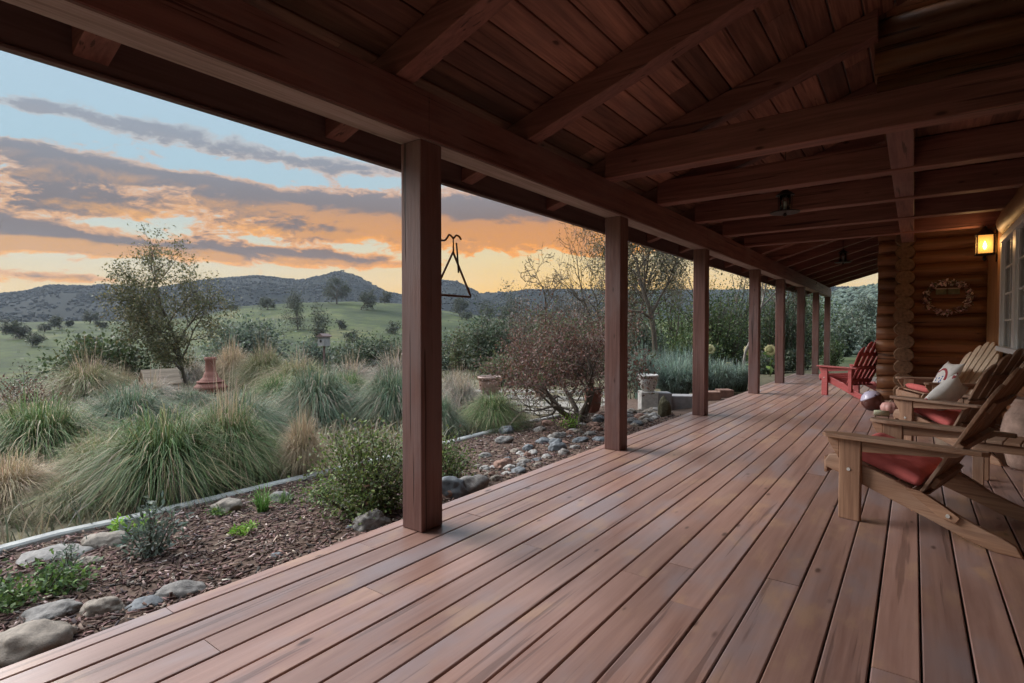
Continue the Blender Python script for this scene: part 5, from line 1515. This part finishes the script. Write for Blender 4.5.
HEDGE = [((0.07, 0.105, 0.04), 3), ((0.11, 0.15, 0.055), 2), ((0.16, 0.19, 0.07), 1.2), ((0.05, 0.075, 0.035), 2)]
for (px, d, yt, w, pal, n, lb, sd) in [
    (634, 27, 268, 60, HEDGE, 4600, 'tall green shrub seen right of the second post', 71),
    (672, 24, 276, 66, HEDGE, 5000, 'tall green shrub behind the grey tree trunk', 72),
    (690, 20, 322, 50, HEDGE, 3200, 'yellow green shrub left of the third post', 73),
    (718, 22, 286, 56, HEDGE, 4600, 'tall green shrub between the third and fourth posts', 74),
    (738, 26, 262, 52, DKG, 4200, 'dark tall shrub behind the pale slim trunk', 75),
    (770, 27, 266, 44, HEDGE, 4200, 'tall green shrub between the fourth and fifth posts', 76),
    (792, 26, 264, 40, DKG, 4200, 'dark green shrub right of the fifth post', 77),
    (812, 28, 268, 36, HEDGE, 3800, 'tall green shrub right of the sixth post', 78),
    (770, 19, 352, 40, DKG, 2200, 'dark low shrub under the sunflowers', 79),
    (792, 20, 350, 34, DKG, 2000, 'dark low shrub by the fifth post', 80)]:
    shd(px, d, yt, w, pal, int(n * 1.7), 0.105, lb, sd, 'tall_shrub')
for (px, d, yt, w, lb, sd) in [(842, 34, 318, 22, 'bush low on the hillside just right of the last post', 91), (856, 46, 306, 24, 'bush in the middle of the hillside beyond the porch end', 92), (870, 40, 322, 22, 'bush on the hillside beside the log corner', 93), (848, 70, 300, 20, 'higher bush on the hillside beyond the porch end', 94), (866, 85, 294, 18, 'highest bush on the hillside beside the log corner', 95)]:
    shd(px, d, yt, w, GRG, 3200, 0.16 + d * 0.002, lb, sd, 'hillside_bush')
def shpt(px, d, ytop, wpx, pal, n, ls, label, sd): return shd(px, d, ytop, wpx, pal, n, ls, label, sd, 'leafy_vine', 16)
shpt(833, 20.5, 333, 22, HEDGE, 1100, 0.09, 'leafy green climber around the last post', 81)
# trees whose twigs show against the glow
def trd(px, d, ytop, wpx, label, seed, pal, n, ls, tr, name='slender_tree', bark='bark', **kw):
    x, y = flat(px, d); z = T(x, y); k = d / F
    return tree(name, (x, y, z), H + (329 - ytop) * k - z, seed, pal, n, ls, label, bark=bark, trunk_r=tr, width=wpx * k, **kw)
SPK = [((0.10, 0.085, 0.055), 3), ((0.15, 0.125, 0.075), 2), ((0.075, 0.085, 0.045), 2)]
trd(657, 16, 186, 150, 'tree with a grey trunk and small sparse leaves behind the second and third posts', 14, SPK, 13000, 0.07, 0.13, leafscatter=0.2, levels=3, kids=(9, 6, 5), trunk_frac=0.40, spread=1.0, lenf=0.55, up=0.16, rmin=0.007)
trd(741, 17, 186, 110, 'slim pale trunked tree with fine twigs between the third and fourth posts', 15, SPK, 7500, 0.065, 0.085, bark='bark2', leafscatter=0.2, levels=3, kids=(9, 6, 5), trunk_frac=0.45, spread=0.95, lenf=0.52, up=0.16, rmin=0.007)
trd(785, 20, 190, 100, 'sparse tree rising behind the fifth post', 16, SPK, 6000, 0.07, 0.09, leafscatter=0.2, levels=3, kids=(8, 6, 5), trunk_frac=0.4, spread=0.95, lenf=0.52, up=0.16, rmin=0.007)
trd(588, 19, 208, 155, 'bare twiggy tree against the orange sky left of the second post', 17, SPK, 5000, 0.06, 0.12, 'bare_tree', leafscatter=0.15, levels=4, kids=(7, 5, 5, 4), trunk_frac=0.3, spread=1.0, lenf=0.6, up=0.1, wob=0.25, rmin=0.008)
trd(550, 22, 248, 100, 'lower bare tree with crooked limbs left of the twiggy tree', 18, SPK, 300, 0.07, 0.09, 'bare_tree', leafscatter=0.15, levels=4, kids=(6, 5, 5, 3), trunk_frac=0.3, spread=1.1, lenf=0.6, up=0.05, wob=0.3, rmin=0.011)
trd(634, 22, 190, 110, 'twiggy tree just right of the second post', 19, SPK, 6000, 0.065, 0.1, 'bare_tree', leafscatter=0.2, levels=4, kids=(6, 5, 5, 3), trunk_frac=0.3, spread=0.95, lenf=0.58, up=0.12, wob=0.22, rmin=0.009)
trd(704, 24, 190, 110, 'twiggy tree behind the third post', 20, SPK, 6500, 0.07, 0.1, 'bare_tree', leafscatter=0.2, levels=4, kids=(6, 5, 5, 3), trunk_frac=0.3, spread=0.95, lenf=0.58, up=0.12, wob=0.22, rmin=0.009)
# oaks on the meadow
OAK = [((0.045, 0.055, 0.035), 3), ((0.07, 0.078, 0.045), 2), ((0.10, 0.095, 0.06), 1)]
def oak(px, base_r, ytop, wpx, label, seed, n=900):
    a = az_of(px); d = base_r * cos(a); x, y = flat(px, d); z = T(x, y); k = d / F
    h = H + (329 - ytop) * k - z
    return tree('meadow_oak', (x, y, z), h, seed, OAK, n * 3, max(0.35, 1.25 * k), label, 'tree', 'oaks scattered on the meadow', trunk_r=h * 0.035, width=wpx * k, leafscatter=h * 0.06, levels=2, kids=(10, 7), trunk_frac=0.12, spread=1.25, lenf=0.62, up=0.02, lowbias=0.3)
for (px, r, yt, w, lb, n) in [
    (337, 225, 277, 26, 'darkest round oak on the meadow crest below the hill top', 1300), (298, 150, 286, 24, 'oak on the slope left of the crest oak', 1100), (361, 200, 288, 28, 'broad pale oak right of the crest oak', 900),
    (316, 110, 303, 20, 'low oak on the slope below the crest oak', 700), (268, 210, 297, 18, 'small oak near the crest above the grey green bush', 600), (385, 235, 292, 14, 'small oak at the crest beside the nearest post', 500),
    (20, 170, 319, 26, 'scrubby oak at the far left of the meadow', 700), (90, 230, 310, 20, 'bare looking oak on the far field at left', 400), (60, 200, 316, 16, 'small scrub oak left of the bare looking oak', 500), (135, 240, 313, 14, 'little oak at the foot of the far hill', 400),
    (460, 210, 299, 22, 'oak on the slope seen inside the triangle bell', 900), (512, 120, 283, 26, 'oak silhouette on the skyline right of the triangle bell', 1100), (485, 160, 300, 20, 'low oak on the slope right of the triangle bell', 700), (232, 230, 303, 14, 'little oak right of the airy tree', 400)]:
    oak(px, r, yt, w, lb, int(px), n)
for i in range(18):
    px = random.choice([random.uniform(225, 395), random.uniform(0, 115), random.uniform(440, 500)]); r = random.uniform(95, 235)
    a = az_of(px); x_, y_ = flat(px, r * cos(a)); yb = 329 - (T(x_, y_) - H) * F / (r * cos(a)); hh = random.uniform(1.6, 4.0) * F / r
    oak(px, r, yb - hh, hh * random.uniform(1.2, 1.9), 'one of the small scrubby oaks dotted over the middle slope', 300 + i, 350)

# ------------------------------------------------------------------ sunflowers
def sunflower(px, py, d, dia_px, label, seed):
    x, y = flat(px, d); z = T(x, y); k = d / F; hz = H + (329 - py) * k - z; R = dia_px * k * .5
    rnd = random.Random(seed)
    r = empty('sunflower', (x, y, z), 0, label, 'sunflower', 'sunflowers beyond the deck')
    f = Vector((-x, -y, 0.0)).normalized(); sd = Vector((-f.y, f.x, 0)); up = Vector((0, 0, 1))
    c = Vector((0, 0, hz)) + f * 0.05
    mb = MB(); mb.tube([(0, 0, -.05), (0.02, 0.01, hz * .5), (0, 0, hz * .93), c - f * 0.02], [0.016, 0.013, 0.010, 0.010], 6); mb.build('stem', simple('green_stem', (0.12, 0.17, 0.06), 0.7), r, True)
    mb = MB()
    for q in range(2):
        for i in range(17):
            w = 2 * PI * (i + q * .5) / 17 + rnd.uniform(-.05, .05); rd = sd * cos(w) + up * sin(w); tn = up * cos(w) - sd * sin(w)
            L0, L1 = R * .38, R * rnd.uniform(.88, 1.05); hw = R * .11; ff = f * (0.012 * q)
            mb.add([c + rd * L0 - tn * hw * .6 + ff, c + rd * L0 + tn * hw * .6 + ff, c + rd * (L0 + L1) * .5 + tn * hw + ff + f * .012, c + rd * L1 + ff * .5, c + rd * (L0 + L1) * .5 - tn * hw + ff + f * .012], [(0, 1, 2, 3, 4)])
    mb.build('petals', simple('yellow_petal', (0.62, 0.56, 0.30), 0.7, 0, 0.12), r)
    mb = MB(); vs = []; n = 18; prof = [(R * .46, 0), (R * .42, .02), (R * .25, .03), (0.004, .034)]
    for rr, h_ in prof:
        for q in range(n): w = 2 * PI * q / n; vs.append(c + (sd * cos(w) + up * sin(w)) * rr + f * (h_ + .012))
    mb.add(vs, [(i * n + q, i * n + (q + 1) % n, (i + 1) * n + (q + 1) % n, (i + 1) * n + q) for i in range(3) for q in range(n)]); mb.build('flower_disc', simple('green_brown_disc', (0.24, 0.23, 0.10), 0.9), r)
    C = []
    for q in range(10): C.append((rnd.uniform(-.03, .03), rnd.uniform(-.03, .03), hz * rnd.uniform(.25, .85)))
    V, Fc, cols = leaves_np(np.array(C), 0.22, LG, 0.75, 0.3); mesh_obj('leaf', np_mesh('leaf', V, Fc, cols), M['leaf'], r)
sunflower(770.5, 350, 17.5, 12.5, 'large pale yellow sunflower between the fourth and fifth posts', 1)
sunflower(749, 350, 17.5, 11, 'sunflower half hidden behind the fourth post', 2)
sunflower(710, 349, 14.5, 11, 'sunflower half hidden behind the third post', 3)
sunflower(728.5, 365, 14.5, 7, 'small low sunflower right of the third post', 4)

# ------------------------------------------------------------------ evening haze
def haze():
    mb = MB(); mb.box(-962, 962, -962, 962, -40, 110)
    m = bpy.data.materials.new('evening_haze'); m.use_nodes = True; nt = NT(m.node_tree); nt.n.clear()
    out = nt.node('ShaderNodeOutputMaterial'); v = nt.node('ShaderNodeVolumePrincipled')
    v.inputs['Color'].default_value = (0.74, 0.84, 1.0, 1); v.inputs['Density'].default_value = 0.00014; v.inputs['Anisotropy'].default_value = 0.2
    nt.l.new(v.outputs[0], out.inputs['Volume'])
    tag(mb.build('haze', m), 'thin blue evening haze over the valley', 'haze', kind='stuff')
haze()

# ------------------------------------------------------------------ camera and render settings
cam = bpy.data.cameras.new('camera'); cam.sensor_width = 36.0; cam.lens = F / 1024 * 36.0; cam.clip_end = 6000; cam.clip_start = 0.05
co = bpy.data.objects.new('camera', cam); COL.objects.link(co)
co.location = (0, 0, H); co.rotation_euler = (PI / 2 - PT, 0, TH)
sc.camera = co
sc.render.engine = 'CYCLES'
sc.view_settings.view_transform = 'Standard'; sc.view_settings.look = 'None'; sc.view_settings.exposure = EXPO; sc.view_settings.gamma = 1.0
c = sc.cycles
c.max_bounces = 8; c.diffuse_bounces = 5; c.glossy_bounces = 3; c.transmission_bounces = 4; c.transparent_max_bounces = 8; c.volume_bounces = 0
c.use_denoising = True
try: c.denoiser = 'OPENIMAGEDENOISE'
except Exception: pass
c.use_adaptive_sampling = True; c.adaptive_threshold = 0.02; c.sample_clamp_indirect = 6.0
c.caustics_reflective = False; c.caustics_refractive = False
